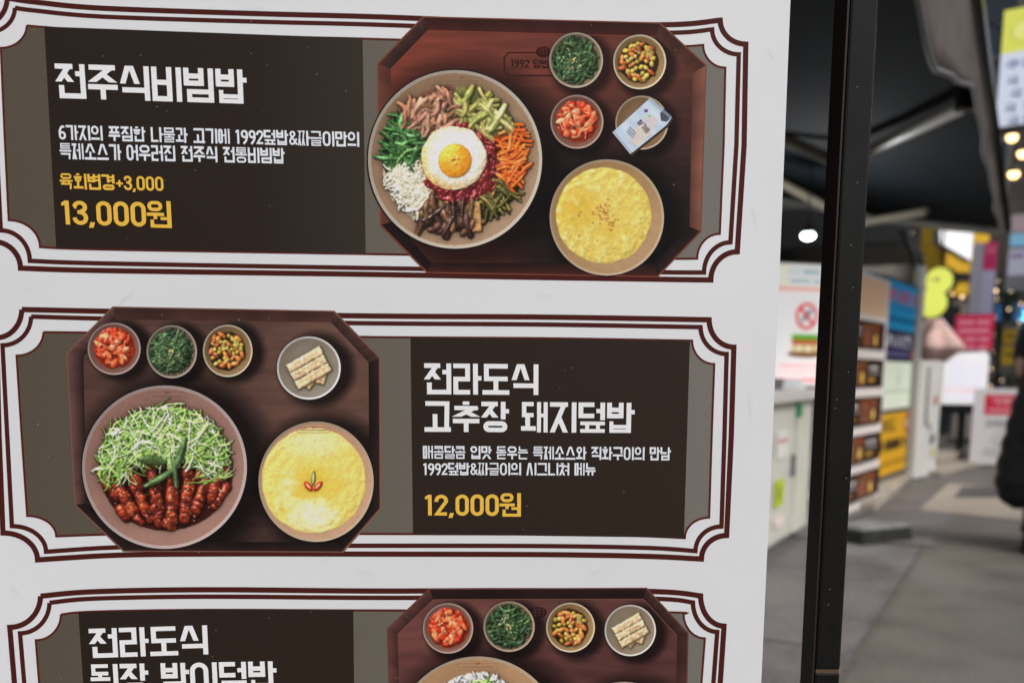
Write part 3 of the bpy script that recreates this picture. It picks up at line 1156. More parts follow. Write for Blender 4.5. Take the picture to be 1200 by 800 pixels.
BOW1 = [(533.3, 187, 103.5, 106), (675, 71, 32, 33), (749.5, 73, 31.5, 32.5), (676, 143, 31.5, 32), (752, 144, 31.5, 32), (711, 255, 68, 69)]
BOW2 = [(193, 547, 98, 97), (134, 408.5, 31.5, 31), (201.5, 412, 30, 31.5), (267, 411, 29.5, 31), (362, 431, 38, 37.5), (370.5, 564, 68.5, 71.5)]
BOW3 = [(560, 864, 98, 97), (525, 735.5, 30, 30), (596.5, 733.5, 30.5, 30), (668.5, 734.5, 29, 29.5), (738.5, 738, 30.5, 30.5), (731, 866, 68, 69)]


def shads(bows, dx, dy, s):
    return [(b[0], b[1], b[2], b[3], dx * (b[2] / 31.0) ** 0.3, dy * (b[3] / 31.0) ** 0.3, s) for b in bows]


def floor1(x, y):
    t = (x - 470) / 330.0
    c = lerp3((112, 55, 44), (86, 48, 40), t)
    c = lerp3(c, (33, 24, 24), max(0, min(1, (y - 90) / 110.0)) * (0.15 + 0.85 * max(0, min(1, (x - 560) / 70.0))))
    c = lerp3(c, (60, 38, 35), 0.7 * max(0, min(1, (x - 770) / 30.0)) * max(0, 1 - abs(y - 150) / 90.0))
    if x < 600:
        c = lerp3(c, (84, 44, 36), 0.4 * max(0, min(1, (y - 280) / 25)))
    return c


def floor2(x, y):
    c = lerp3((80, 57, 50), (98, 72, 61), math.exp(-((x - 390) / 80.0) ** 2) * 0.9)
    return lerp3(c, (62, 44, 39), (y - 470) / 160.0)


def floor3(x, y):
    c = lerp3((102, 62, 57), (82, 52, 48), (x - 460) / 330.0)
    return lerp3(c, (58, 33, 32), (y - 740) / 200.0)


T1o = [(495.7, 19.4), (773.7, 26.6), (828, 76.5), (821.8, 272), (770.8, 325), (500, 320), (445.5, 264.5), (442, 74.4)]
T1i = [(501.6, 36), (768.6, 43.4), (811.5, 86), (808, 265.5), (767, 308.5), (505, 308), (462, 259), (458, 81)]
W1 = [((44, 22, 19), (60, 28, 24)), ((58, 34, 28), (72, 42, 34)), ((116, 76, 60), (82, 50, 42)), ((40, 27, 25), (22, 18, 18)),
      ((60, 30, 24), (24, 18, 18)), ((34, 20, 18), (20, 16, 16)), ((92, 54, 43), (74, 42, 34)), ((62, 40, 34), (36, 25, 23))]
T2o = [(132, 359), (392, 364), (445.5, 418.4), (446.4, 595.8), (402, 647), (144.4, 646), (87.5, 591.6), (77.6, 414)]
T2i = [(136, 374.5), (388, 377.5), (432, 424.6), (433, 591.6), (396, 635), (154.7, 634), (101, 589.6), (98, 418)]
W2 = [((58, 36, 32), (70, 44, 38)), ((66, 46, 40), (46, 32, 29)), ((42, 28, 26), (20, 17, 17)), ((34, 24, 22), (15, 14, 15)),
      ((42, 26, 24), (22, 18, 18)), ((40, 26, 24), (16, 15, 15)), ((92, 66, 60), (30, 22, 21)), ((88, 62, 56), (36, 24, 22))]
T3o = [(502.5, 689), (758, 688), (807, 741), (803, 910), (752, 962), (510, 962), (458, 910), (453.5, 736)]
T3i = [(508, 702), (754, 701.4), (793.5, 744.5), (790, 905), (748, 948), (514, 948), (470, 905), (466, 742.5)]
W3 = [((36, 21, 20), (28, 18, 18)), ((62, 40, 36), (40, 27, 25)), ((66, 40, 36), (54, 34, 31)), ((40, 27, 25), (22, 18, 18)),
      ((60, 30, 24), (24, 18, 18)), ((34, 20, 18), (20, 16, 16)), ((92, 56, 50), (60, 36, 33)), ((80, 50, 45), (52, 32, 29))]

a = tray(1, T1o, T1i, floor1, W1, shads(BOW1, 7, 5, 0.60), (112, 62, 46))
a.line([(458, 81), (501.6, 36), (768.6, 43.4)], 0.8, (120, 58, 44))
logo(a, 637, 75.5, 92, 27, (48, 20, 17), '')
a.text('1992 덮밥', 598.5, 69.5, 79, 644, 71, 80.5, (44, 18, 16))
for i in range(7):
    t = i * 0.9
    a.up(); a.speck(637 + 5 * math.cos(t) * (i > 0), 61 + 3 * math.sin(t) * (i > 0), 1.1, (92, 40, 32))
a.build('tray_picture', entries[1])
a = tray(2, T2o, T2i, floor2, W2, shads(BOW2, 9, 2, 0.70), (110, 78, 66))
a.line([(402, 647), (446.4, 595.8), (445.5, 418.4)], 1.0, (128, 84, 68))
a.build('tray_picture', entries[2])
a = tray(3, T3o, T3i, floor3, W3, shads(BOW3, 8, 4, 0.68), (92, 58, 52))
a.line([(466, 742.5), (508, 702), (754, 701.4), (793.5, 744.5)], 0.8, (112, 70, 64))
a.blob(632, 717, 9, 6.5, 0, (48, 27, 26), edge=0.8, hi=0.9, off=0)
for i in range(9):
    a.up(); a.speck(627 + (i % 3) * 5, 713.5 + (i // 3) * 3.5, 0.9, (88, 52, 48))
a.build('tray_picture', entries[3])


# ------------------------------------------------------------------ printed bowls
def blur(a, s):
    """three box filters, close to a gaussian of radius s cells"""
    n = max(1, int(s))
    for _ in range(3):
        for ax in (0, 1):
            p = np.pad(a, [(n + 1, n) if k == ax else (0, 0) for k in (0, 1)], mode='edge')
            c = np.cumsum(p, axis=ax)
            if ax == 0:
                a = (c[2 * n + 1:] - c[:-2 * n - 1]) / (2 * n + 1)
            else:
                a = (c[:, 2 * n + 1:] - c[:, :-2 * n - 1]) / (2 * n + 1)
    return a


def noise2(X, Y, cell, seed, oct=3):
    """smooth value noise, 0..1"""
    r = np.random.RandomState(seed)
    out, amp, tot = 0, 1.0, 0
    for o in range(oct):
        g = r.rand(64, 64)
        x, y = X / cell, Y / cell
        i, j = np.floor(x).astype(int), np.floor(y).astype(int)
        fx, fy = x - i, y - j
        fx, fy = fx * fx * (3 - 2 * fx), fy * fy * (3 - 2 * fy)
        i0, j0, i1, j1 = i % 64, j % 64, (i + 1) % 64, (j + 1) % 64
        out = out + amp * ((g[i0, j0] * (1 - fx) + g[i1, j0] * fx) * (1 - fy) + (g[i0, j1] * (1 - fx) + g[i1, j1] * fx) * fy)
        tot += amp
        amp *= 0.5
        cell *= 0.5
    return out / tot


class Dish:
    """the photograph of one bowl as it is printed: relief of the food first, then its colours"""
    SS = 0.4

    def __init__(self, B, rim, wall, walldark, lightdir=-2.3, seed=1):
        self.B, self.rim, self.wall, self.walldark, self.ld = B, rim, np.array(wall, float), np.array(walldark, float), lightdir
        cx, cy, rx, ry = B
        s = self.SS
        nx, ny = int(2 * rx / s) + 3, int(2 * ry / s) + 3
        nx += nx % 2
        ny += ny % 2
        self.x0, self.y0 = cx - nx * s / 2, cy - ny * s / 2
        xs = self.x0 + (np.arange(nx) + 0.5) * s
        ys = self.y0 + (np.arange(ny) + 0.5) * s
        self.X, self.Y = np.meshgrid(xs, ys)
        self.Hh = np.zeros_like(self.X)
        self.G = np.zeros_like(self.X)
        self.food = np.zeros_like(self.X)
        r = np.hypot((self.X - cx) / rx, (self.Y - cy) / ry)
        t = np.arctan2(self.Y - cy, self.X - cx)
        g = 0.5 + 0.5 * np.cos(t - lightdir)
        k = np.clip((r - 0.35) / 0.5, 0, 1)
        f = (g * k)[..., None]
        self.C = self.wall * (1 - f) + self.walldark * f
        self.C = self.C * (0.97 + 0.06 * noise2(self.X, self.Y, 14, 77 + seed)[..., None])
        self.seed = seed
        self.z = 0.0

    def _win(self, xa, xb, ya, yb):
        s = self.SS
        i0, i1 = max(0, int((xa - self.x0) / s)), min(self.X.shape[1], int((xb - self.x0) / s) + 2)
        j0, j1 = max(0, int((ya - self.y0) / s)), min(self.X.shape[0], int((yb - self.y0) / s) + 2)
        return (slice(j0, j1), slice(i0, i1)) if (i1 > i0 and j1 > j0) else None

    def _put(self, w_, mask, h, col, gloss):
        m = mask & (h > self.Hh[w_])
        if not m.any():
            return
        self.Hh[w_][m] = h[m]
        c = np.asarray(col, float)
        self.C[w_][m] = c[m] if c.ndim == 3 else c
        self.G[w_][m] = gloss
        self.food[w_][m] = 1.0

    def strand(self, x, y, ang, ln, hw, col, bend=0.0, z=0.0, gloss=0.25, wig=0.5, tip=0.5, n=8, streak=0.12):
        px, py, a = x - math.cos(ang) * ln / 2, y - math.sin(ang) * ln / 2, ang - bend / 2
        P = [(px, py)]
        for k in range(n):
            a += bend / n + rng.gauss(0, wig) / n
            px += math.cos(a) * ln / n
            py += math.sin(a) * ln / n
            P.append((px, py))
        P = np.array(P)
        w_ = self._win(P[:, 0].min() - hw, P[:, 0].max() + hw, P[:, 1].min() - hw, P[:, 1].max() + hw)
        if w_ is None:
            return
        X, Y = self.X[w_], self.Y[w_]
        best = np.full(X.shape, 1e9)
        tt = np.zeros(X.shape)
        sd = np.zeros(X.shape)
        for k in range(n):
            ax, ay = P[k]
            dx, dy = P[k + 1] - P[k]
            L2 = dx * dx + dy * dy + 1e-9
            u = np.clip(((X - ax) * dx + (Y - ay) * dy) / L2, 0, 1)
            d = np.hypot(X - ax - u * dx, Y - ay - u * dy)
            m = d < best
            best[m] = d[m]
            tt[m] = ((k + u) / n)[m]
            sd[m] = ((X - ax) * dy - (Y - ay) * dx)[m]
        wr = hw * (tip + (1 - tip) * np.sin(np.pi * np.clip(0.12 + 0.76 * tt, 0, 1)))
        q = best / wr
        h = z + hw * 1.15 * np.sqrt(np.clip(1 - q * q, 0, 1)) + 0.6 * hw * np.sin(math.pi * tt)
        c = np.asarray(col, float) * (1 + streak * np.sin(tt * rng.uniform(4, 9) + rng.uniform(0, 6)) + streak * 0.7 * np.sin(np.sign(sd) * q * 5 + tt * 3))[..., None]
        self._put(w_, q < 1, h, c, gloss)

    def blob(self, x, y, a, b, rot, col, z=0.0, hgt=None, gloss=0.3, rough=0.0, mott=0.12, pw=0.5):
        r = max(a, b) * 1.3
        w_ = self._win(x - r, x + r, y - r, y + r)
        if w_ is None:
            return
        X, Y = self.X[w_] - x, self.Y[w_] - y
        u, v = (X * math.cos(rot) + Y * math.sin(rot)) / a, (-X * math.sin(rot) + Y * math.cos(rot)) / b
        n = noise2(self.X[w_] + x * 7.3, self.Y[w_] + y * 3.1, max(1.6, min(a, b) * 0.7), self.seed + int(x * 13 + y * 7) % 50, 3)
        q = u * u + v * v + rough * (n - 0.5) * 2
        hgt = hgt or min(a, b)
        h = z + hgt * np.clip(1 - q, 0, 1) ** pw + rough * hgt * 0.5 * (n - 0.5)
        c = np.asarray(col, float) * (1 + mott * 2 * (n - 0.5))[..., None]
        self._put(w_, q < 1, h, c, gloss)

    def cut(self, x, y, a, b, rot, z):
        """a glazed slice: flat topped, ridged across, its colour running from burnt to orange"""
        r = a * 1.15
        w_ = self._win(x - r, x + r, y - r, y + r)
        if w_ is None:
            return
        X, Y = self.X[w_] - x, self.Y[w_] - y
        u, v = X * math.cos(rot) + Y * math.sin(rot), -X * math.sin(rot) + Y * math.cos(rot)
        sd_ = int(abs(x * 17 + y * 5)) % 997
        n1 = noise2(u + 200 + x, v * 0.8 + 200, 7, sd_, 3)
        n2 = noise2(u * 1.5 + 90, v * 0.5 + 90, 4.5, sd_ + 1, 3)
        wob = 1 + 0.30 * (noise2(u + 60, v * 0 + 60, 9, sd_ + 2, 2) - 0.5) * 2
        q = np.abs(u / a) ** 4 + np.abs(v / (b * wob)) ** 3
        h = z + 6.0 * np.clip(1 - q, 0, 1) ** 0.5 + 1.8 * (n1 - 0.5) + 1.5 * (n2 - 0.5)
        t = np.clip((n2 - 0.32) * 2.3, 0, 1)[..., None]
        c = np.array((70, 24, 18.0)) * (1 - t) + np.array((150, 54, 32.0)) * t
        t2 = np.clip((n1 - 0.60) * 5, 0, 1)[..., None]
        c = c * (1 - t2 * 0.7) + np.array((176, 86, 48.0)) * t2 * 0.7
        self._put(w_, q < 1, h, c, 0.85)

    def slab(self, x, y, ang, ln, wd, col, z, th):
        r = ln * 0.6
        w_ = self._win(x - r, x + r, y - r, y + r)
        X, Y = self.X[w_] - x, self.Y[w_] - y
        u, v = X * math.cos(ang) + Y * math.sin(ang), -X * math.sin(ang) + Y * math.cos(ang)
        n = noise2(self.X[w_] * 1.0 + x, self.Y[w_] + y * 3, 2.2, self.seed + int(x) % 40, 3)
        n2 = noise2(self.X[w_] + x * 5, self.Y[w_] + y, 9, self.seed + 3, 2)
        m = (np.abs(u) < ln / 2 + (n - 0.5) * 1.2) & (np.abs(v) < wd / 2 + (n - 0.5) * 1.0)
        e = np.clip(np.minimum(ln / 2 - np.abs(u), wd / 2 - np.abs(v)) / 1.4, 0, 1)
        c = np.asarray(col, float) * (0.80 + 0.34 * n + 0.10 * (n2 - 0.5))[..., None]
        self._put(w_, m, z + th * (0.75 + 0.25 * e) + 1.1 * (n - 0.5), c, 0.08)

    def heap(self, x, y, rx, ry, hgt, col, amp=1.0, cell=4, gloss=0.2, pw=0.7, edge=0.1):
        """low mound that the rest lies on"""
        q = ((self.X - x) / rx) ** 2 + ((self.Y - y) / ry) ** 2 + edge * (noise2(self.X, self.Y, 9, self.seed + 5) - 0.5) * 2
        n = noise2(self.X, self.Y, cell, self.seed + 9)
        h = hgt * np.clip(1 - q, 0, 1) ** pw + amp * (n - 0.5)
        c = np.asarray(col, float)
        c = c * (0.82 + 0.36 * n)[..., None] if c.ndim == 1 else c
        self._put((slice(None), slice(None)), q < 1, np.maximum(h, 0.05), c, gloss)

    def specks(self, pts, r, col, lift=0.8, gloss=0.2):
        for (x, y) in pts:
            w_ = self._win(x - r * 2, x + r * 2, y - r * 2, y + r * 2)
            if w_ is None:
                continue
            rot, k = rng.uniform(0, 3), rng.uniform(0.8, 1.25) * r
            X, Y = self.X[w_] - x, self.Y[w_] - y
            u, v = X * math.cos(rot) + Y * math.sin(rot), -X * math.sin(rot) + Y * math.cos(rot)
            q = (u / k) ** 2 + (v / (k * 0.65)) ** 2
            m = q < 1
            self.Hh[w_][m] += lift * np.sqrt(1 - q[m])
            self.C[w_][m] = np.asarray(col, float) * rng.uniform(0.88, 1.1)
            self.G[w_][m] = gloss

    def build(self, name, k, relief=1.0, ao=0.055, soft=1.0, after=None, fibre=0.9, mottle=0.26):
        cx, cy, rx, ry = self.B
        a = Art(0.00042)
        rim, wall, wd, ld = self.rim, tuple(self.wall), tuple(self.walldark), self.ld

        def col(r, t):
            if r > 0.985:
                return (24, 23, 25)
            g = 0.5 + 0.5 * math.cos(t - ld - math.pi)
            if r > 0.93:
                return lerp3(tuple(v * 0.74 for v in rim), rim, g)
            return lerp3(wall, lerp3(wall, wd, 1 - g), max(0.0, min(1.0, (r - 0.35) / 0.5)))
        wr = 0.013 if rx > 60 else 0.034
        a.disc(cx, cy, rx, ry, col, (0.0, 0.5, 0.982 - 2 * wr, 0.985 - 1.5 * wr, 0.984, 0.986, 1.0), 84)
        if after:
            after(a)
        s = self.SS
        tex = noise2(self.X, self.Y, 1.9, self.seed + 71, 2)
        mot = noise2(self.X, self.Y, 4.2, self.seed + 72, 3)
        H = blur(self.Hh + fibre * (tex - 0.5) * self.food, 1)
        gy, gx = np.gradient(H, s)
        gx, gy = gx * relief, gy * relief
        nz = 1 / np.sqrt(1 + gx * gx + gy * gy)
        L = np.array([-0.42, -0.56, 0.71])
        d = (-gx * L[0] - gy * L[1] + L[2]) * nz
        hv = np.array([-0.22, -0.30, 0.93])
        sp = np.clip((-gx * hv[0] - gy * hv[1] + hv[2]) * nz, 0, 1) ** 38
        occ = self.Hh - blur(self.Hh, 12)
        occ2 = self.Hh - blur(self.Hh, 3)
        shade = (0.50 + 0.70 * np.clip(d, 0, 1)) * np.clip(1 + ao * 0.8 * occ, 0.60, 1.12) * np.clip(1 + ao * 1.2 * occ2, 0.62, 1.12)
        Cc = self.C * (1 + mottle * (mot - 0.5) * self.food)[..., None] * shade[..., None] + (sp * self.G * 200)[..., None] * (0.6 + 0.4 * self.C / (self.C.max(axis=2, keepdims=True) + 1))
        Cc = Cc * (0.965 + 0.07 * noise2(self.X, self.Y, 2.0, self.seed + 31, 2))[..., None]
        if soft > 0:
            Cb = np.stack([blur(Cc[..., i], 1) for i in range(3)], 2)
            Cc = Cc * (1 - 0.45 * soft) + Cb * 0.45 * soft
        # two by two cells to one point of the print
        Q = lambda m: (m[0::2, 0::2] + m[1::2, 0::2] + m[0::2, 1::2] + m[1::2, 1::2]) / 4
        R_ = np.clip(np.stack([Q(Cc[..., i]) for i in range(3)], 2), 0, 255)
        x, y = Q(self.X), Q(self.Y)
        rr = np.hypot((x - cx) / rx, (y - cy) / ry)
        ny, nx = x.shape
        ins = rr < 0.98 - 2.2 * wr
        keep = ins[:-1, :-1] & ins[1:, :-1] & ins[:-1, 1:] & ins[1:, 1:]
        jj, ii = np.nonzero(keep)
        v0 = jj * nx + ii
        quads = np.stack([v0, v0 + 1, v0 + nx + 1, v0 + nx], 1)
        used, inv = np.unique(quads, return_inverse=True)
        quads = inv.reshape(-1, 4) + len(a.v)
        c255 = R_.reshape(-1, 3)[used] / 255.0
        lc = np.where(c255 <= 0.04045, c255 / 12.92, ((c255 + 0.055) / 1.055) ** 2.4) * INK
        lc = np.clip(lc, 0, 0.88)
        a.lv += 3e-5
        a.v += list(zip(x.ravel()[used].tolist(), y.ravel()[used].tolist()))
        a.l += [a.lv] * len(used)
        a.c += [tuple(q) + (1.0,) for q in lc.tolist()]
        a.f += [tuple(q) for q in quads.tolist()]
        return a, name, k

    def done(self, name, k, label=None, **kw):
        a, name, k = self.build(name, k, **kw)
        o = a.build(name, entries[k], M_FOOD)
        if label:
            o['label'] = label
        return o


def in_disc(cx, cy, rx, ry, p=0.5):
    t = rng.uniform(0, 2 * math.pi)
    r = rng.random() ** p
    return cx + rx * r * math.cos(t), cy + ry * r * math.sin(t)


def jitter(c, k):
    g = 1 + rng.uniform(-k, k)
    return tuple(max(0, min(255, v * g + rng.uniform(-4, 4))) for v in c)


def dome(x, y, cx, cy, r, h):
    return h * max(0.0, 1 - ((x - cx) ** 2 + (y - cy) ** 2) / (r * r))


def seaweed(k, B, rim, wall, wd, seed):
    d = Dish(B, rim, wall, wd, seed=seed)
    cx, cy, r = B[0] - 0.5, B[1] + 0.5, min(B[2], B[3])
    s = r / 31.0
    d.heap(cx, cy, r * 0.78, r * 0.80, 3 * s, (30, 40, 28), 1.0, 4, 0.3, edge=0.2)
    for i in range(150):
        x, y = in_disc(cx, cy, r * 0.70, r * 0.72)
        f = i / 150.0
        c = lerp3((34, 52, 34), rng.choice([(50, 74, 46), (38, 60, 36), (72, 96, 62), (58, 80, 44)]), 0.2 + f)
        d.strand(x, y, rng.uniform(0, 6.3), rng.uniform(14, 28) * s, rng.uniform(0.8, 1.5) * s, jitter(c, 0.18), rng.uniform(-2.4, 2.4), 2.5 * f * s + dome(x, y, cx, cy, r, 3 * s), 0.45, 1.2)
    d.specks([in_disc(cx, cy, r * 0.55, r * 0.55) for _ in range(22)], 0.9 * s, (190, 176, 124))
    d.specks([(cx + rng.uniform(-3, 3) * s, cy + rng.uniform(-3, 3) * s) for _ in range(9)], 1.2 * s, (204, 176, 118))
    d.done('seaweed_dish_picture', k)


def beans(k, B, rim, wall, wd, seed):
    d = Dish(B, rim, wall, wd, seed=seed)
    cx, cy, r = B[0] - 1, B[1], min(B[2], B[3])
    s = r / 31.0
    d.heap(cx, cy, r * 0.74, r * 0.76, 1 * s, (54, 40, 20), 0.6, 4, 0.2, edge=0.15)
    spots = []
    for i in range(260):
        x, y = in_disc(cx, cy, r * 0.66, r * 0.68)
        if any((x - p) ** 2 + (y - q) ** 2 < (4.3 * s) ** 2 for p, q in spots):
            continue
        spots.append((x, y))
        z = 1.2 * s + rng.uniform(0, 1.0) * s
        if rng.random() < 0.52:
            d.blob(x, y, rng.uniform(2.8, 3.9) * s, rng.uniform(2.5, 3.1) * s, rng.uniform(0, 3), jitter(rng.choice([(160, 136, 58), (138, 120, 52), (178, 148, 70)]), 0.14), z, None, 0.45, 0.0)
        else:
            d.blob(x, y, rng.uniform(4.6, 6.6) * s, rng.uniform(2.6, 3.3) * s, rng.uniform(0, 3), jitter(rng.choice([(168, 94, 46), (140, 74, 36), (184, 110, 56)]), 0.14), z, None, 0.5, 0.0)
    d.slab(cx + 12 * s, cy - 10 * s, 1.45, 12 * s, 6.5 * s, (146, 134, 70), 3.5 * s, 1.4)
    d.specks([in_disc(cx, cy, r * 0.55, r * 0.55) for _ in range(14)], 0.8 * s, (222, 206, 150))
    d.done('bean_dish_picture', k, ao=0.13, soft=0.5)


def kimchi(k, B, rim, wall, wd, seed):
    d = Dish(B, rim, wall, wd, seed=seed)
    cx, cy, r = B[0] + 0.5, B[1] - 0.5, min(B[2], B[3])
    s = r / 31.0
    d.heap(cx, cy, r * 0.78, r * 0.77, 3 * s, (160, 48, 26), 1.5, 4, 0.5, edge=0.18)
    for i in range(64):
        x, y = in_disc(cx, cy, r * 0.64, r * 0.62)
        c = rng.choice([(204, 72, 40), (216, 98, 60), (188, 52, 30), (216, 104, 66), (208, 80, 46), (222, 136, 98)])
        d.blob(x, y, rng.uniform(3.0, 6.5) * s, rng.uniform(2.4, 4.2) * s, rng.uniform(0, 3), jitter(c, 0.10), 1 * s + 3.5 * s * i / 64, 2.4 * s, 0.34, 0.28, 0.22, 0.5)
    for i in range(16):
        x, y = in_disc(cx, cy, r * 0.6, r * 0.6)
        d.strand(x, y, rng.uniform(0, 6), rng.uniform(5, 10) * s, rng.uniform(0.6, 1.0) * s, jitter((222, 134, 92), 0.1), rng.uniform(-1, 1), 5 * s, 0.5)
    d.specks([in_disc(cx, cy, r * 0.66, r * 0.64) for _ in range(34)], 0.7 * s, (146, 30, 18), 0.3)
    d.done('kimchi_dish_picture', k, ao=0.09)


def crackers(k, B, rim, wall, wd, seed):
    d = Dish(B, rim, wall, wd, seed=seed)
    cx, cy, s = B[0], B[1], min(B[2], B[3]) / 38.0
    d.slab(cx + 12 * s, cy - 9 * s, 1.05, 30 * s, 9 * s, (142, 108, 70), 0.5, 3 * s)
    d.slab(cx + 4 * s, cy + 15 * s, 2.25, 22 * s, 10 * s, (184, 150, 108), 0.5, 3 * s)
    d.slab(cx + 17 * s, cy + 8 * s, 1.9, 24 * s, 10 * s, (196, 162, 118), 0.8, 3 * s)
    for q, (dx, dy) in enumerate(((-4.5, -9.8), (0.5, 0), (5.5, 9.8))):
        d.slab(cx + dx * s, cy + dy * s, -0.52, 46 * s, 10.6 * s, (210, 180, 140), 3.5 * s + 0.2 * q, 3.2 * s)
    d.done('cracker_dish_picture', k, ao=0.07)


def steamed_egg(k, B, E, look, wall, wd, seed):
    d = Dish(B, (190, 168, 140), wall, wd, seed=seed)
    cx, cy, rx, ry = E
    X, Y = (d.X - cx) / rx, (d.Y - cy) / ry
    r = np.hypot(X, Y)
    big, mid, fine = noise2(d.X, d.Y, 16, seed + 1, 3), noise2(d.X, d.Y, 6.5, seed + 2, 3), noise2(d.X, d.Y, 2.6, seed + 3, 2)
    q = r + 0.030 * (noise2(d.X, d.Y, 7, seed + 6, 2) - 0.5)
    if look == 0:
        c1, c2, c3, c4 = (214, 188, 86), (222, 202, 116), (208, 174, 62), (228, 216, 150)
        t3 = np.clip(0.9 - ((X + 0.55) ** 2 + (Y + 0.12) ** 2) * 3, 0, 1) + np.clip(0.5 - ((X - 0.1) ** 2 + (Y - 0.35) ** 2) * 5, 0, 1)
        t4 = np.clip((mid - 0.55) * 2.6, 0, 1) * np.clip(r * 1.3 - 0.2, 0, 1)
        amp = 1.5
    else:
        c1, c2, c3, c4 = (226, 200, 96), (230, 214, 128), (222, 186, 66), (240, 233, 192)
        t3 = np.clip(1.0 - (X ** 2 * 1.1 + (Y - 0.05) ** 2 * 4.2) * 1.5 + (big - 0.5) * 0.5, 0, 1)
        t4 = np.clip(1.0 - ((X + 0.03) ** 2 * 3.0 + (Y - 0.66) ** 2 * 6.5) + (mid - 0.5) * 0.8, 0, 1) + 0.75 * np.clip(0.75 - (X ** 2 * 1.4 + (Y + 0.72) ** 2 * 7), 0, 1) + 0.8 * np.clip(0.8 - ((X + 0.52) ** 2 * 14 + (Y + 0.1 + 0.5 * X) ** 2 * 6) + (mid - 0.5) * 1.4, 0, 1)
        amp = 1.1
    mix = lambda a, b, t: a * (1 - t[..., None]) + np.array(b, float) * t[..., None]
    C = np.ones(d.X.shape + (3,)) * np.array(c1, float)
    C = mix(C, c2, np.clip(mid * 0.9, 0, 1))
    C = mix(C, c3, np.clip(t3, 0, 1) * 0.9)
    C = mix(C, c4, np.clip(t4, 0, 1))
    edge = np.clip((r - 0.88) * 8, 0, 1)
    C = mix(C, (190, 158, 84), edge * 0.22 * (1 - fine))
    C = C * (0.955 + 0.05 * fine)[..., None]
    calm = np.clip(1.0 - t3 * 0.8, 0.15, 1)
    h = 3.2 * np.clip(1 - q ** 6, 0, 1) ** 0.6 + amp * (mid - 0.5) * 1.6 * calm * (0.35 + r) + 0.5 * (fine - 0.5) * (0.3 + r) * calm
    # curled ripples towards the rim
    an = np.arctan2(Y, X)
    h += 0.55 * np.clip((r - 0.55) * 2.5, 0, 1) * np.sin(26 * r + 3.0 * np.sin(an * 3 + 1) + 9 * big) * calm
    d._put((slice(None), slice(None)), q < 1, np.maximum(h, 0.3), C, 0.10)
    if look == 0:
        pts = [(cx + rx * rng.gauss(0.0, 0.15), cy + ry * rng.gauss(-0.04, 0.13)) for _ in range(40)]
        d.specks(pts, 1.5, (176, 116, 58), 0.5)
        d.specks([(cx + a_ * rx, cy + b_ * ry) for a_, b_ in ((-0.48, -0.08), (-0.52, 0.0), (0.2, 0.2), (-0.14, 0.52), (-0.52, 0.42), (0.15, 0.3))], 1.6, (168, 116, 58), 0.5)
    else:
        y0 = cy + 0.10 * ry
        for sx, ang in ((-1, 0.85), (1, -0.85)):
            d.blob(cx - 1 + sx * 5.6, y0, 7.0, 3.4, ang, (184, 44, 36), 8, 1.2, 0.3, 0, 0.05)
            d.blob(cx - 1 + sx * 5.6, y0, 4.0, 1.3, ang, (226, 170, 120), 9.2, 0.6, 0.1, 0, 0.05)
        d.blob(cx - 1, y0 - 9, 2.3, 9.0, 0.06, (104, 112, 56), 8.2, 1.2, 0.3, 0, 0.05)
        d.blob(cx - 0.6, y0 - 9, 1.0, 6.4, 0.06, (206, 200, 140), 9.4, 0.5, 0.1, 0, 0.05)
    mark = None
    if look == 1:
        mark = lambda a: logo(a, B[0] - 3, B[1] - 60.5, 38, 6.5, tuple(v * 0.76 for v in wall))
    a, nm, kk = d.build('steamed_egg_picture', k, relief=0.42, ao=0.025, soft=1.0, fibre=0.25, mottle=0.05)
    if mark:
        a.lv += 6e-5
        mark(a)
    a.build(nm, entries[kk], M_FOOD)


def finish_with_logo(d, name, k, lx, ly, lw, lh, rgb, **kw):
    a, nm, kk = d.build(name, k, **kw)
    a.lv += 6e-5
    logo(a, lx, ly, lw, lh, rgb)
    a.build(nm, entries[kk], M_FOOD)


# --- entry 1
seaweed(1, BOW1[1], (176, 164, 146), (140, 118, 92), (96, 80, 62), 3)
beans(1, BOW1[2], (214, 200, 172), (160, 130, 88), (112, 88, 56), 5)
kimchi(1, BOW1[3], (176, 150, 134), (134, 92, 76), (98, 64, 56), 7)

d = Dish(BOW1[4], (186, 166, 138), (126, 100, 70), (104, 82, 58), seed=9)
a, nm, kk = d.build('sesame_oil_packet_picture', 1)
a.lv += 5e-5
P = [(762, 115), (787.5, 137.5), (781, 147), (738.5, 181), (717.5, 155.5)]
a.area([(p[0] + 1.5, p[1] + 2.5) for p in P], (60, 44, 32), 5)
a.area(P, lambda x, y: lerp3((172, 190, 206), (200, 208, 216), vnoise(x / 6.0, y / 6.0, 8) * 0.7 + 0.3 * math.sin((x - y) * 0.25)), 2.5)
a.up(4e-5)
a.area([(778, 127.5), (787.5, 137.5), (781, 143), (774.5, 142), (773.5, 133)], lambda x, y: lerp3((52, 60, 72), (88, 96, 106), vnoise(x / 2.0, y / 2.0, 14)), 2.5)
a.area([(748, 146), (760, 133), (771, 140), (762, 157), (746, 172), (737, 164)], lambda x, y: lerp3((190, 184, 200), (206, 192, 170), vnoise(x / 8.0, y / 8.0, 12)), 3)
a.blob(757, 130, 2.4, 2.2, 0, (70, 90, 160), 0.9, 1.0, 10, 0)
a.blob(756.3, 129.3, 1.4, 1.2, 0, (206, 70, 70), 1, 1, 10, 0)
a.blob(761, 136, 2, 1.6, 0, (120, 190, 140), 1, 1, 10, 0)
base = a.lv
q, n = text_quads('참기름')
dv, ev = Vector((11.0, 13.0)).normalized(), Vector((-0.76, 0.65))
for quad, kq in q:
    a.lv = base + 5e-6 * kq
    a.poly([tuple(Vector((749.5, 141.0)) + dv * (p[0] / n * 17.5) + ev * (p[1] * 6.4 - 2)) for p in quad], (52, 48, 56))
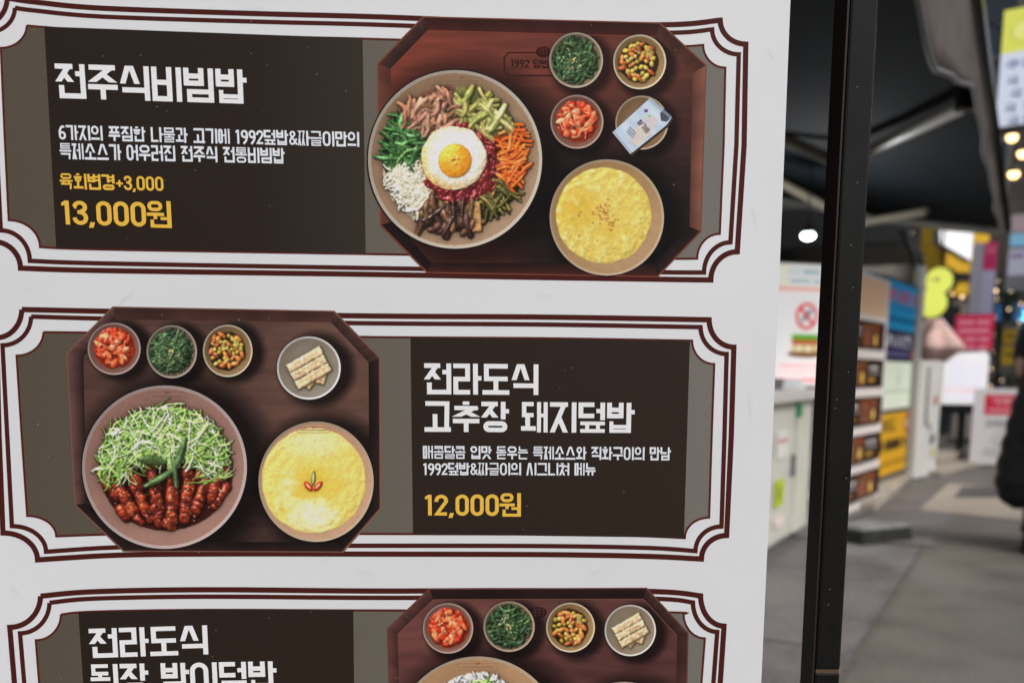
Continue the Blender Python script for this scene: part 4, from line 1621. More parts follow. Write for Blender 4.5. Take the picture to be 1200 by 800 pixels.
a.lv = base + 6e-5
for i in range(3):
    for j in range(9):
        p = Vector((738.5 + i * -1.6, 148.5 + i * 2.4)) + dv * (j * 1.25)
        a.poly([tuple(p), tuple(p + dv * 0.8), tuple(p + dv * 0.8 + ev * 1.3), tuple(p + ev * 1.3)], (96, 92, 96))
for i in range(22):                              # crimped ends of the packet
    for (ax, ay, bx_, by_) in ((762, 115, 787.5, 137.5), (717.5, 155.5, 738.5, 181)):
        f = (i + 0.5) / 22
        x, y = ax + (bx_ - ax) * f, ay + (by_ - ay) * f
        sgn = -1 if ax == 762 else 1
        a.poly([(x, y), (x + 0.5, y + 0.5), (x + sgn * 2.6 + 0.5, y - sgn * 2.2 + 0.5), (x + sgn * 2.6, y - sgn * 2.2)], (146, 158, 172))
a.build(nm, entries[kk], M_INK)
steamed_egg(1, BOW1[5], (707.5, 252.8, 56, 56), 0, (172, 140, 104), (142, 112, 72), 21)

# the bibimbap bowl
d = Dish(BOW1[0], (196, 184, 166), (164, 136, 108), (130, 104, 80), seed=13)
cx, cy = 531, 186
Rd = math.radians
ang = np.degrees(np.arctan2(d.Y - cy, d.X - cx)) % 360
bed = np.zeros(d.X.shape + (3,))
for lo, hi, c in ((218, 272, (100, 66, 50)), (272, 332, (104, 106, 56)), (332, 361, (164, 72, 30)), (-1, 22, (164, 72, 30)), (22, 64, (56, 52, 24)), (64, 122, (66, 46, 34)), (122, 172, (196, 186, 158)), (172, 218, (28, 52, 30))):
    bed[(ang > lo) & (ang <= hi)] = c
d.heap(cx, cy, 84, 85, 7, bed, 2.0, 5, 0.1, 0.35, 0.10)


def wedge(t0, t1, r0, r1):
    t = rng.uniform(Rd(t0), Rd(t1))
    r = math.sqrt(rng.uniform(r0 * r0, r1 * r1))
    return cx + r * math.cos(t), cy + r * math.sin(t), t


for i in range(58):        # beef strips
    x, y, t = wedge(-143, -90, 42, 78)
    d.strand(x, y, rng.gauss(Rd(-60), 0.8), rng.uniform(16, 30), rng.uniform(2.4, 3.8), jitter(rng.choice([(150, 106, 84), (128, 88, 68), (168, 126, 102)]), 0.10), rng.uniform(-0.9, 0.9), 5 + 5 * i / 58, 0.25, 1.9, 0.6)
for i in range(52):        # courgette
    x, y, t = wedge(-84, -33, 42, 80)
    d.strand(x, y, rng.choice([rng.gauss(t, 0.35), rng.gauss(Rd(35), 0.35)]), rng.uniform(16, 30), rng.uniform(2.2, 3.8), jitter(rng.choice([(160, 154, 88), (142, 142, 76), (186, 178, 118), (126, 128, 66)]), 0.08), rng.uniform(-0.4, 0.4), 5 + 5 * i / 52, 0.25, 0.9, 0.8)
for i in range(10):
    x, y, t = wedge(-40, -26, 68, 80)
    d.strand(x, y, t + 1.5, rng.uniform(10, 18), 2.6, jitter((104, 104, 56), 0.12), 0.3, 8, 0.2)
for i in range(80):        # carrot
    x, y, t = wedge(-27, 21, 54, 84)
    d.strand(x, y, rng.choice([rng.gauss(Rd(-12), 0.35), rng.gauss(Rd(28), 0.4), rng.gauss(Rd(-48), .35)]), rng.uniform(15, 28), rng.uniform(1.5, 2.4), jitter(rng.choice([(222, 106, 44), (208, 88, 34), (232, 130, 66), (196, 78, 30)]), 0.08), rng.uniform(-0.9, 0.9), 5 + 5 * i / 80, 0.35, 1.2, 0.7)
for i in range(64):        # bracken
    x, y, t = wedge(24, 62, 54, 82)
    d.strand(x, y, rng.choice([rng.gauss(Rd(75), 0.4), rng.gauss(Rd(25), 0.5)]), rng.uniform(18, 36), rng.uniform(1.2, 2.2), jitter(rng.choice([(96, 92, 42), (126, 120, 62), (70, 66, 32), (146, 134, 72), (60, 56, 30)]), 0.12), rng.uniform(-2.0, 2.0), 5 + 5 * i / 64, 0.45, 1.0, 0.6)
for i in range(46):        # mushrooms
    x, y, t = wedge(66, 120, 56, 86)
    d.strand(x, y, rng.gauss(t if t > 1.7 else Rd(80), 0.4), rng.uniform(14, 30), rng.uniform(2.6, 5.0), jitter(rng.choice([(112, 82, 56), (88, 62, 44), (138, 106, 72), (60, 42, 36), (72, 48, 40)]), 0.12), rng.uniform(-1.0, 1.0), 4 + 5 * i / 46, 0.4, 1.2, 0.55, streak=0.2)
d.slab(557, 255, 1.5, 34, 14, (178, 134, 86), 10, 3)
for (x, y, an_) in ((533, 252, 1.45), (541, 250, 1.7), (511, 251, 2.35), (528, 262, 1.9)):
    d.strand(x, y, an_, 32, 2.4, (52, 38, 36), rng.uniform(-0.5, 0.5), 12, 1.0, 0.5)
d.blob(cx + 58 * math.cos(Rd(146)), cy + 58 * math.sin(Rd(146)), 27, 22, Rd(56), (204, 194, 164), 4, 6, 0.1, 0.15, 0.1)
for i in range(220):       # white radish
    x, y, t = wedge(122, 170, 40, 77)
    d.strand(x, y, rng.uniform(0, 6.3), rng.uniform(12, 26), rng.uniform(0.8, 1.3), jitter(rng.choice([(220, 213, 190), (212, 203, 174), (228, 222, 204), (204, 195, 166)]), 0.03), rng.uniform(-2.8, 2.8), 8 + 2 * i / 220, 0.15, 1.4, 0.7, streak=0.04)
for i in range(80):        # spinach
    x, y, t = wedge(173, 219, 42, 78)
    f = i / 80.0
    c = lerp3((32, 60, 32), rng.choice([(62, 104, 52), (88, 130, 76), (50, 86, 44)]), f * 1.2)
    d.strand(x, y, rng.gauss(Rd(50), 0.8), rng.uniform(16, 34), rng.uniform(1.5, 2.8), jitter(c, 0.12), rng.uniform(-1.4, 1.4), 4 + 6 * f, 0.4, 1.2, 0.5, streak=0.2)
# red sauce
rs_ = np.hypot(d.X - 537, d.Y - 190)
ts_ = np.arctan2(d.Y - 190, d.X - 537)
lim = 46 + 4.5 * np.clip(np.cos(ts_ - 0.7), 0, 1) + 7 * (noise2(d.X, d.Y, 9, 61, 3) - 0.5) * 2
sn, sn2 = noise2(d.X, d.Y, 6, 62, 3), noise2(d.X, d.Y, 3, 63, 2)
sc_ = np.array((76, 22, 26.0)) + (np.array((124, 40, 38.0)) - np.array((76, 22, 26.0))) * np.clip(sn * 1.6 - 0.3, 0, 1)[..., None]
d._put((slice(None), slice(None)), (rs_ < lim) & (np.cos(ts_ - 0.5) > -0.55), 11 + 4.5 * (sn - 0.5) + 1.6 * (sn2 - 0.5) + 2 * np.clip((lim - rs_) / 6, 0, 1), sc_, 0.7)
for q_ in range(26):
    x, y = 537 + rng.uniform(38, 47) * math.cos(rng.uniform(-0.8, 2.0)), 190 + rng.uniform(20, 46)
    d.blob(x, y, rng.uniform(1.5, 3), rng.uniform(1, 2), rng.uniform(0, 3), (96, 34, 36), 11.5, 1.5, 0.7, 0.3, 0.2)
# fried egg
X, Y = (d.X - 532) / 38.5, (d.Y - 185.5) / 37.5
r = np.hypot(X, Y) * (1 + 0.05 * (noise2(d.X, d.Y, 12, 91, 3) - 0.5) * 2)
t = np.arctan2(Y, X)
n1, n2 = noise2(d.X, d.Y, 5, 92, 3), noise2(d.X, d.Y, 2.2, 93, 2)
warm = 0.35 + 0.65 * (0.5 + 0.5 * np.cos(t - Rd(160)))
C = np.ones(d.X.shape + (3,)) * np.array((234, 234, 226.0))
mixn = lambda a, b, k_: a * (1 - np.clip(k_, 0, 1)[..., None]) + np.array(b, float) * np.clip(k_, 0, 1)[..., None]
C = mixn(C, (222, 186, 116), np.clip((r - 0.62) * 3.4, 0, 1) * warm * (0.35 + n1))
C = mixn(C, (198, 138, 66), np.clip((r - 0.80) * 5, 0, 1) * warm * np.clip((n2 - 0.35) * 3, 0, 1))
C = mixn(C, (208, 214, 206), 0.35 * np.clip((r - 0.6) * 3, 0, 1) * (1 - warm))
h = 14 + 2.6 * np.clip(1 - r ** 4, 0, 1) ** 0.7 + 0.9 * (n1 - 0.5) * np.clip(r * 1.6 - 0.5, 0, 1) + 0.7 * (n2 - 0.5) * np.clip((r - 0.7) * 4, 0, 1)
d._put((slice(None), slice(None)), r < 1, h, C, 0.35)
ry_ = np.hypot((d.X - 533.2) / 19.6, (d.Y - 188.6) / 20.2)
C = np.ones(d.X.shape + (3,)) * np.array((232, 152, 40.0))
C = mixn(C, (244, 190, 84), np.clip(1 - ry_ * 1.5, 0, 1) * 0.8 + 0.3 * np.clip(-(d.X - 533) - (d.Y - 188), 0, 20) / 20)
C = mixn(C, (222, 150, 60), np.clip((ry_ - 0.9) * 9, 0, 1))
d._put((slice(None), slice(None)), ry_ < 1, 16.7 + 5 * np.clip(1 - ry_ ** 2.6, 0, 1) ** 0.8, C, 0.35)
d.specks([(rng.gauss(531.5, 4.4), rng.gauss(187, 4.2)) for _ in range(30)], 1.3, (218, 142, 58), 0.9, 0.5)
d.specks([(537 + q_ * math.cos(t_), 189 + q_ * math.sin(t_)) for q_, t_ in [(rng.uniform(40, 47), rng.uniform(-1, 2.2)) for _ in range(14)]], 0.8, (210, 160, 140), 0.5)
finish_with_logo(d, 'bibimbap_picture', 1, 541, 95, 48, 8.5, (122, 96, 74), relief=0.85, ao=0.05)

# --- entry 2
kimchi(2, BOW2[1], (174, 152, 142), (130, 94, 82), (98, 70, 62), 15)
seaweed(2, BOW2[2], (166, 152, 138), (130, 110, 90), (80, 68, 56), 17)
beans(2, BOW2[3], (204, 190, 164), (150, 122, 84), (104, 82, 56), 19)
crackers(2, BOW2[4], (222, 218, 212), (146, 138, 122), (112, 102, 88), 23)
steamed_egg(2, BOW2[5], (368, 563, 61, 61.5), 1, (192, 152, 122), (172, 132, 104), 25)

d = Dish(BOW2[0], (188, 168, 162), (156, 120, 106), (134, 100, 88), seed=27)
cx, cy = BOW2[0][0], BOW2[0][1]
m = (d.Y > cy - 14) & (((d.X - cx - 2) / 78) ** 2 + ((d.Y - cy - 4) / 70) ** 2 < 1 + 0.05 * (noise2(d.X, d.Y, 8, 5) - 0.5))
d._put((slice(None), slice(None)), m, np.full(d.X.shape, 1.5), (52, 20, 15), 0.3)
strips = [(70, 6, 1.9, 34, 13), (-71, 12, 1.1, 30, 13), (66, 34, 2.1, 34, 13), (-62, 22, 1.05, 40, 15), (-46, 36, 0.95, 50, 16), (-27, 38, 1.15, 58, 16), (-9, 40, 1.45, 60, 16), (9, 42, 1.58, 62, 17), (27, 36, 1.72, 60, 16), (44, 32, 1.95, 56, 15), (60, 20, 1.9, 46, 14), (28, 4, 1.6, 34, 15), (44, 2, 1.7, 30, 14), (8, 8, 1.5, 30, 14), (-14, 12, 1.2, 32, 14), (-36, 12, 0.9, 34, 14)]
for qn, (dx, dy, an_, ln, wd) in enumerate(strips):
    z = 4 + 0.4 * qn
    d.cut(cx + dx, cy + dy, ln * 0.53, wd * 0.455, an_ + rng.uniform(-.06, .06), z)
for (dx, dy, an_, ln, wd) in ((-48, 54, 0.95, 24, 12), (-30, 62, 0.7, 16, 9), (2, 66, 1.5, 14, 10)):
    d.cut(cx + dx, cy + dy, ln / 2, wd / 2, an_, 5)
d.specks([in_disc(cx + 2, cy + 32, 64, 36) for _ in range(80)], 0.9, (214, 164, 116), 0.6, 0.3)
# shredded spring onion heap
hm = (((d.X - cx) / 75) ** 2 + ((d.Y - cy + 6) / 64) ** 2 < 1 + 0.12 * (noise2(d.X, d.Y, 6, 8) - 0.5)) & (d.Y < cy + 8 + 8 * np.abs(d.X - cx) / 76 - 14 * (np.abs(d.X - cx) < 42))
dom = np.clip(1 - ((d.X - cx) / 80) ** 2 - ((d.Y - cy + 18) / 60) ** 2, 0, 1)
d._put((slice(None), slice(None)), hm, 9 + 10 * dom, (84, 112, 56), 0.1)
for i in range(560):
    while True:
        x, y = rng.uniform(-77, 77), rng.uniform(-72, 16)
        if y < 7 + 10 * abs(x) / 76.0 - 13 * (abs(x) < 42) and (x / 75.0) ** 2 + ((y + 5) / 65.0) ** 2 < 1:
            break
    f = i / 560.0
    c = rng.choice([(122, 164, 78), (150, 184, 100), (104, 148, 66), (180, 202, 134), (190, 206, 160), (214, 220, 196), (136, 172, 78), (160, 190, 106), (116, 156, 70)])
    c = lerp3(tuple(v * 0.6 for v in c), c, 0.35 + f)
    an_ = rng.choice([rng.gauss(-0.4, 0.5), rng.gauss(0.6, 0.5), rng.uniform(0, 3)])
    if (x / 75.0) ** 2 + ((y + 5) / 65.0) ** 2 > 0.72 and rng.random() < 0.75:
        an_ = math.atan2(y + 5, x) + 1.57 + rng.gauss(0, 0.5)
    z = 9 + 10 * max(0, 1 - (x / 80) ** 2 - ((y + 18) / 60) ** 2) + 4 * f
    d.strand(cx + x, cy + y, an_, rng.uniform(16, 40) * (0.75 if (x / 75.0) ** 2 + ((y + 5) / 65.0) ** 2 > 0.7 else 1), rng.uniform(0.6, 1.3), jitter(c, 0.07), rng.uniform(-1.6, 1.6), z, 0.2, 1.7, 0.45, streak=0.06)
for i in range(26):
    t_ = rng.uniform(math.radians(185), math.radians(355))
    q_ = rng.uniform(0.1, 0.8)
    d.strand(cx + 70 * q_ * math.cos(t_), cy - 6 + 60 * q_ * math.sin(t_), rng.gauss(0.3, 0.9), rng.uniform(24, 46), rng.uniform(0.6, 1.05), jitter(rng.choice([(216, 222, 200), (196, 212, 160), (150, 184, 90)]), 0.05), rng.uniform(-1.0, 1.0), 22, 0.15, 1.2, 0.4, 12, 0.05)
# green chillies
d.blob(cx - 14, cy - 8, 18, 6, 0.1, (66, 88, 46), 22, 4, 0.3, 0.2, 0.3)
for (dx, dy, an_, ln, hw, bd) in ((13, 8, 1.4, 30, 3.3, 0.15), (-6, 12, -0.55, 40, 3.9, -0.35), (16, -14, -1.2, 40, 4.0, -0.45)):
    d.strand(cx + dx, cy + dy, an_, ln, hw, (72, 96, 58), bd, 24, 0.25, 0.25, 0.45, 10, 0.16)
d.specks([(cx - 22 + f * 44 + rng.uniform(-3, 3), cy + 25 - f * 58 + rng.uniform(-3, 3)) for f in [rng.random() for _ in range(44)]], 0.8, (126, 152, 100), 0.4)
finish_with_logo(d, 'rice_bowl_picture', 2, cx + 3, cy - 83, 44, 9.5, (116, 86, 74), relief=0.8, ao=0.045)

# --- entry 3
kimchi(3, BOW3[1], (180, 156, 142), (136, 98, 84), (104, 74, 66), 33)
seaweed(3, BOW3[2], (178, 158, 134), (134, 110, 86), (94, 78, 60), 35)
beans(3, BOW3[3], (220, 202, 170), (166, 132, 90), (118, 92, 60), 37)
crackers(3, BOW3[4], (226, 218, 208), (148, 132, 110), (116, 104, 86), 39)
d = Dish(BOW3[0], (202, 178, 150), (184, 146, 110), (158, 122, 90), seed=41)
d.heap(560, 862, 68, 74, 8, (206, 204, 196), 2, 4, 0.1, 0.4, 0.1)
for i in range(700):
    x, y = in_disc(560, 856, 64, 68)
    d.strand(x, y, rng.uniform(0, 6.3), rng.uniform(5, 8), rng.uniform(1.1, 1.5), jitter((226, 226, 220), 0.04), rng.uniform(-.4, .4), 6 + rng.uniform(0, 5), 0.3, 0.3, 0.7, 4)
for i in range(50):
    x, y = in_disc(566, 812, 30, 14)
    d.strand(x, y, rng.gauss(0.1, 0.7), rng.uniform(10, 20), rng.uniform(1.2, 2.2), jitter(rng.choice([(126, 160, 76), (160, 184, 108), (98, 132, 60)]), 0.1), rng.uniform(-1, 1), 14, 0.3)
finish_with_logo(d, 'rice_bowl_picture', 3, 560, 780.5, 46, 8.5, (144, 108, 78), relief=0.85, ao=0.05)
steamed_egg(3, BOW3[5], (729, 866, 60, 60), 0, (190, 152, 116), (156, 122, 88), 43)

# dust on the sheet
a = Art(0.0022)
for (x, y, r) in ((122, 67, 0.9), (166, 66, 0.8), (185, 126, 1.0), (197, 131, 0.8), (295, 64, 0.9), (314, 78, 0.8), (372, 88, 1.1), (406, 108, 1.0), (362, 57, 0.7), (309, 130, 0.7), (230, 200, 0.9), (195, 212, 0.8), (42, 36, 1.0), (44, 281, 1.0), (53, 283, 0.9), (42, 174, 0.7),
                  (295, 27, 1.1), (317, 242, 0.8), (191, 369, 1.0), (281, 375, 1.3), (316, 373, 0.8), (46, 497, 1.2), (58, 534, 1.0), (234, 646, 1.1), (452, 434, 0.8), (670, 431, 0.9), (662, 434, 0.7), (656, 455, 0.7), (730, 575, 0.7), (617, 592, 0.7), (613, 619, 0.7), (731, 576, 0.8), (618, 592, 0.7),
                  (789, 217, 1.2), (693, 31, 0.9), (652, 71, 0.7), (791, 60, 0.9), (254, 737, 0.9), (316, 723, 0.9), (250, 768, 0.8), (73, 793, 0.8), (365, 716, 0.8), (465, 793, 1.0), (89, 88, 0.7), (300, 180, 0.7), (150, 280, 0.7)):
    a.speck(x, y, r * 0.58, (150, 147, 138))
    a.lv += 1e-7
for (x, y, ln, an) in ((150, 347, 26, -0.7), (36, 338, 14, 0.4), (640, 345, 18, 0.1), (885, 250, 22, 1.4), (905, 60, 16, 1.2), (430, 668, 20, 0.2), (880, 470, 26, 1.5), (700, 668, 12, -0.4), (300, 8, 18, 0.2), (20, 690, 20, 0.9), (385, 652, 5, 0.3)):
    a.lv += 1e-7
    a.strand(x, y, an, ln, 0.7, (192, 193, 194), 0.3, 1.0, n=5, hi=1.0)
o = a.build('dust_speck', banner)
o['kind'] = 'stuff'

# ------------------------------------------------------------------ the black post beside the banner
px0 = PY(997, 0, 0.84).x
zj = PY(968, 787, 0.84).z
post = thing('steel_post', (px0 + 0.011, 0.858, 0), 0, 'black painted square steel post standing beside the white menu banner', 'post')
mb = MB()
mb.box(-0.011, 0.0112, -0.018, 0.019, zj + 0.0018, 2.55)
mb.build('upper_tube', M_BLACKMETAL, post, bevel=0.0022)
mb = MB()
mb.box(-0.011, 0.0112, -0.018, 0.019, 0.012, zj - 0.0005)
mb.build('lower_tube', M_BLACKMETAL, post, bevel=0.0022)
mb = MB()
mb.box(-0.0100, 0.0102, -0.0172, 0.018, zj - 0.004, zj + 0.0065)
mb.build('joint_seam', M_RUST, post)
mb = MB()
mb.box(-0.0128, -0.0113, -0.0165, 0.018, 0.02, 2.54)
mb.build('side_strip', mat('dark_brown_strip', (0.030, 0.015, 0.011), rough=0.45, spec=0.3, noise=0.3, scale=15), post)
mb = MB()
mb.box(-0.07, 0.07, -0.07, 0.07, 0.002, 0.014)
mb.build('foot_plate', M_BLACKMETAL, post, bevel=0.002)
mb = MB()
prng = random.Random(3)
zs_ = [PY(1000, y, 0.84).z for y in (102, 214, 287, 337, 436, 468, 478, 560, 690, 708)]
for z in zs_:
    x, r = prng.uniform(-0.006, 0.009), 0.0005
    mb.poly([(x - r, -0.01835, z), (x, -0.01835, z - r), (x + r, -0.01835, z), (x, -0.01835, z + r)])
tag(mb.build('paint_speck', mat('pale_dust', (0.3, 0.3, 0.29)), post), kind='stuff')

# ------------------------------------------------------------------ background helpers
def local(mb_col, rgb, g=1.0):
    return tuple(min(0.9, lin(v) * g) for v in rgb) + (1.0,)


class Face:
    """print on an upright sign face: u to the right, v down, in metres from the face's top left"""

    def __init__(self, x0, y, z1, g=1.3):
        self.mb, self.x0, self.y, self.z1, self.g = MB(), x0, y, z1, g
        self.k = 0

    def q(self, pts, rgb):
        self.k += 1
        d = 0.0006 * self.k
        self.mb.poly([(self.x0 + u, self.y - d, self.z1 - v) for u, v in pts], local(0, rgb, self.g))

    def rect(self, u0, v0, u1, v1, rgb):
        self.q([(u0, v0), (u1, v0), (u1, v1), (u0, v1)], rgb)

    def disc(self, u, v, r, rgb, ry=None, n=20):
        ry = ry or r
        self.q([(u + r * math.cos(2 * math.pi * i / n), v + ry * math.sin(2 * math.pi * i / n)) for i in range(n)], rgb)

    def text(self, s, u0, v0, u1, v1, rgb):
        qs, n = text_quads(s)
        self.k += 1
        base = self.k
        for quad, k in qs:
            d = 0.0006 * base + 0.00005 * k
            self.mb.poly([(self.x0 + u0 + p[0] / n * (u1 - u0), self.y - d, self.z1 - (v0 + p[1] * (v1 - v0))) for p in quad], local(0, rgb, self.g))

    def rule(self, u0, u1, v, h, rgb, gaps=0, seed=1):
        """a line of print too small to read: short dashes"""
        r = random.Random(seed)
        u = u0
        while u < u1 - h * 0.3:
            w_ = min(u1 - u, h * r.uniform(0.5, 1.1))
            self.rect(u, v, u + w_ * 0.82, v + h, rgb)
            self.k -= 1
            u += w_
            if r.random() < 0.2:
                u += h * 0.7
        self.k += 1

    def build(self, name, m, parent):
        return self.mb.build(name, m, parent, col=True)


def facing(p, q):
    """rotation so that local x runs from p to q (as seen from the alley: left to right)"""
    return math.atan2(q.y - p.y, q.x - p.x)


# ------------------------------------------------------------------ shop on the left: building, counter, awning
sb = thing('shop_building', AL(-1.0, 2.6), AROT, 'dark low shop building behind the white counter, under the navy awning', 'building')
mb = MB()
mb.box(0, 11.7, 0, 3.0, 0, 3.6)
mb.build('wall', M_DARK, sb)
mb = MB()
for zz in (2.95, 3.25):
    mb.box(0, 11.7, -0.22, -0.004, zz, zz + 0.18)
mb.build('fascia', mat('brown_fascia', (0.06, 0.05, 0.045), rough=0.6, noise=0.3, scale=5), sb)
mb = MB()
mb.box(2.0, 6.4, -0.06, -0.004, 1.0, 2.3)
mb.build('serving_hatch', M_GLASS, sb)
mb = MB()
for zz in (1.5, 1.9):
    mb.box(7.5, 10.6, -0.30, -0.003, zz, zz + 0.03)
mb.build('wall_shelf', M_STEEL, sb)
mb = MB()
mb.box(7.4, 11.6, -0.035, -0.003, 1.35, 2.35)
mb.build('wall_panel', mat('grey_wall_panel', (0.16, 0.165, 0.17), rough=0.6, noise=0.2, scale=3), sb)

ct = thing('shop_counter', AL(3.0, 1.24), AROT, 'white panelled shop counter between the banner and the black post', 'counter')
mb = MB()
mb.box(0, 3.72, 0.02, 0.75, 0.07, 0.90)
mb.build('carcass', M_WHITEPANEL, ct)
mb = MB()
mb.box(-0.05, 3.78, -0.05, 0.80, 0.902, 0.965)
mb.build('worktop', M_GREYTOP, ct, bevel=0.006)
mb = MB()
mb.box(0.02, 3.70, 0.05, 0.70, 0.0, 0.068)
mb.build('plinth', M_STEEL, ct)
for i in range(4):
    mb = MB()
    u = 0.04 + i * 0.80
    mb.box(u, u + 0.76, 0.0, 0.019, 0.10, 0.87)
    d = mb.build('door', M_WHITEPANEL, ct, bevel=0.004)
    mb = MB()
    mb.box(u + 0.68, u + 0.70, -0.03, -0.001, 0.45, 0.58)
    mb.build('handle', M_STEEL, d)
mb = MB()
mb.box(3.30, 3.72, -0.004, 0.019, 0.08, 0.89)
mb.build('side_panel', mat('cream_panel', (0.70, 0.71, 0.62), rough=0.5, noise=0.08, scale=4), ct)
f = Face(2.70, -0.006, 0.74, 1.3)
f.rect(0, 0.0, 0.30, 0.16, (206, 206, 200)); f.rule(0.03, 0.28, 0.05, 0.02, (190, 90, 90), seed=2)
f.rect(0.0, 0.28, 0.24, 0.44, (172, 186, 52)); f.disc(0.12, 0.36, 0.05, (120, 150, 40))
f.rect(0.02, 0.50, 0.26, 0.56, (214, 200, 196))
f.build('sticker', M_SIGN, ct)
mb = MB()
mb.box(3.22, 3.27, -0.03, -0.002, 0.80, 0.885)
mb.build('sensor', mat('green_plastic', (0.06, 0.35, 0.16), rough=0.4), ct)

# lit sign with the burger, standing on the counter
p0, p1 = PY(900, 452, 6.55), PY(985, 452, 6.75)
bs = thing('burger_lightbox', (p0.x, p0.y, 0.966), facing(p0, p1), 'backlit white sign with a burger and a red no entry ring on the counter', 'sign')
W_ = (p1 - p0).length
mb = MB(); mb.box(0, W_, 0, 0.07, 0.02, 0.80); mb.build('cabinet', M_STEEL, bs, bevel=0.004)
mb = MB(); mb.box(0.05, W_ - 0.05, -0.04, 0.12, 0, 0.02); mb.build('foot', M_STEEL, bs)
f = Face(0.008, -0.002, 0.79, 1.2)
f.rect(0, 0, W_ - 0.016, 0.77, (232, 240, 244))
f.rect(0.0, 0.0, W_ - 0.016, 0.145, (226, 238, 222))
f.rect(0.075, 0.0, 0.085, 0.14, (214, 206, 110))
f.rule(0.12, 0.40, 0.03, 0.035, (150, 176, 182), seed=4); f.rule(0.12, 0.40, 0.09, 0.03, (160, 180, 186), seed=5)
f.rect(0.0, 0.145, W_ - 0.016, 0.165, (228, 150, 134))
cu, cv = 0.262, 0.325
f.disc(cu, cv, 0.088, (206, 60, 62)); f.disc(cu, cv, 0.066, (228, 238, 244))
f.q([(cu - 0.05, cv + 0.02), (cu + 0.02, cv - 0.05), (cu + 0.05, cv - 0.03), (cu - 0.03, cv + 0.05)], (120, 140, 156))
f.q([(cu - 0.062, cv - 0.045), (cu - 0.045, cv - 0.062), (cu + 0.062, cv + 0.045), (cu + 0.045, cv + 0.062)], (206, 60, 62))
f.disc(cu + 0.01, 0.565, 0.15, (120, 74, 40), 0.025)
f.rect(0.16, 0.50, 0.36, 0.555, (196, 176, 120)); f.rect(0.155, 0.475, 0.37, 0.505, (182, 76, 54)); f.rect(0.15, 0.44, 0.375, 0.478, (96, 158, 54)); f.disc(0.21, 0.53, 0.02, (226, 216, 196)); f.disc(0.28, 0.535, 0.02, (226, 216, 196))
f.rule(0.06, 0.40, 0.63, 0.02, (222, 170, 172), seed=6); f.rule(0.06, 0.40, 0.67, 0.02, (222, 180, 182), seed=7)
f.rect(0.0, 0.72, W_ - 0.016, 0.745, (226, 150, 150))
f.build('face', M_GLOW, bs)
# a folded white cloth / leaflet pile left of it
p = PY(921, 452, 6.45)
lf = MB()
for i in range(6):
    lf.box(-0.10 + i * 0.004, 0.10 - i * 0.006, -0.07, 0.07 - i * 0.005, i * 0.011, i * 0.011 + 0.010)
o = lf.build('leaflet_stack', mat('pale_blue_paper', (0.80, 0.85, 0.88), rough=0.7), None)
o.location = (p.x, p.y, 0.967); o.rotation_euler = (0, 0, 0.5)
tag(o, 'stack of pale blue leaflets on the counter in front of the lit burger sign', 'leaflets')

# ---- awning
aw = thing('folding_awning', (0, 0, 0), 0, 'large navy folding arm awning with a drooping brown valance over the shop counter', 'awning')
A0, A1 = 1.2, 10.74
NO, ZO, NI, ZI = 0.28, 2.40, 2.45, 2.86


def aw_pt(a_, f_, dz=0.0):
    n_ = NO + (NI - NO) * f_
    z_ = ZO + (ZI - ZO) * f_ - 0.05 * math.sin(math.pi * f_) * (0.7 + 0.3 * math.cos(a_ * 2.2)) + dz
    return AL(a_, n_, z_)


mb = MB()
na, nf = 26, 10
for k, dz in ((0, 0.0), (1, 0.004)):
    for i in range(na + 1):
        for j in range(nf + 1):
            mb.v.append(tuple(aw_pt(A0 + (A1 - A0) * i / na, j / nf, dz))); mb.c.append((1, 1, 1, 1))
N1 = (na + 1) * (nf + 1)
for k in (0, 1):
    for i in range(na):
        for j in range(nf):
            q0 = k * N1 + i * (nf + 1) + j
            mb.f.append((q0, q0 + 1, q0 + nf + 2, q0 + nf + 1))
mb.build('canopy', M_AWN, aw, smooth=True)
mb = MB()
mb.tube([AL(A0, NO, ZO + 0.0), AL(A1, NO, ZO + 0.0)], 0.035, 10)
mb.build('front_rail', M_BLACKMETAL, aw, smooth=True)
mb = MB()
mb.tube([AL(A1 - 0.02, NO + 0.02, ZO - 0.03), AL(A1 - 0.02, (NO + NI) * 0.5, (ZO + ZI) * 0.5 - 0.075), AL(A1 - 0.02, NI, ZI - 0.03)], 0.035, 8)
mb.build('end_bar', mat('grey_cream_bar', (0.26, 0.25, 0.22), rough=0.5, noise=0.2, scale=6), aw, smooth=True)
mb = MB()
nv = 70
for i in range(nv + 1):
    a_ = A0 + (A1 - A0) * i / nv
    drop = 0.12 + 0.36 * max(0.0, min(1.0, (4.9 - a_) / 1.7)) - 0.2 * max(0.0, min(1.0, (2.9 - a_) / 1.2))
    off = 0.025 + 0.006 * math.sin(a_ * 3 + 1)
    for j in range(7):
        f_ = j / 6
        p = AL(a_, NO + off * f_ + 0.005 * math.sin(a_ * 6 + f_) * f_, ZO - 0.02 - drop * f_)
        mb.v.append(tuple(p)); mb.c.append((1, 1, 1, 1))
for i in range(nv):
    for j in range(6):
        q0 = i * 7 + j
        mb.f.append((q0, q0 + 1, q0 + 8, q0 + 7))
o = mb.build('valance', M_VAL, aw, smooth=True)
s_ = o.modifiers.new('thickness', 'SOLIDIFY'); s_.thickness = 0.004
mb = MB()
mb.tube([tuple(Vector(mb_) ) for mb_ in [tuple(o.data.vertices[i * 7 + 6].co) for i in range(nv + 1)]], 0.009, 6)
mb.build('hem', mat('grey_hem', (0.16, 0.16, 0.165), rough=0.6), aw, smooth=True)
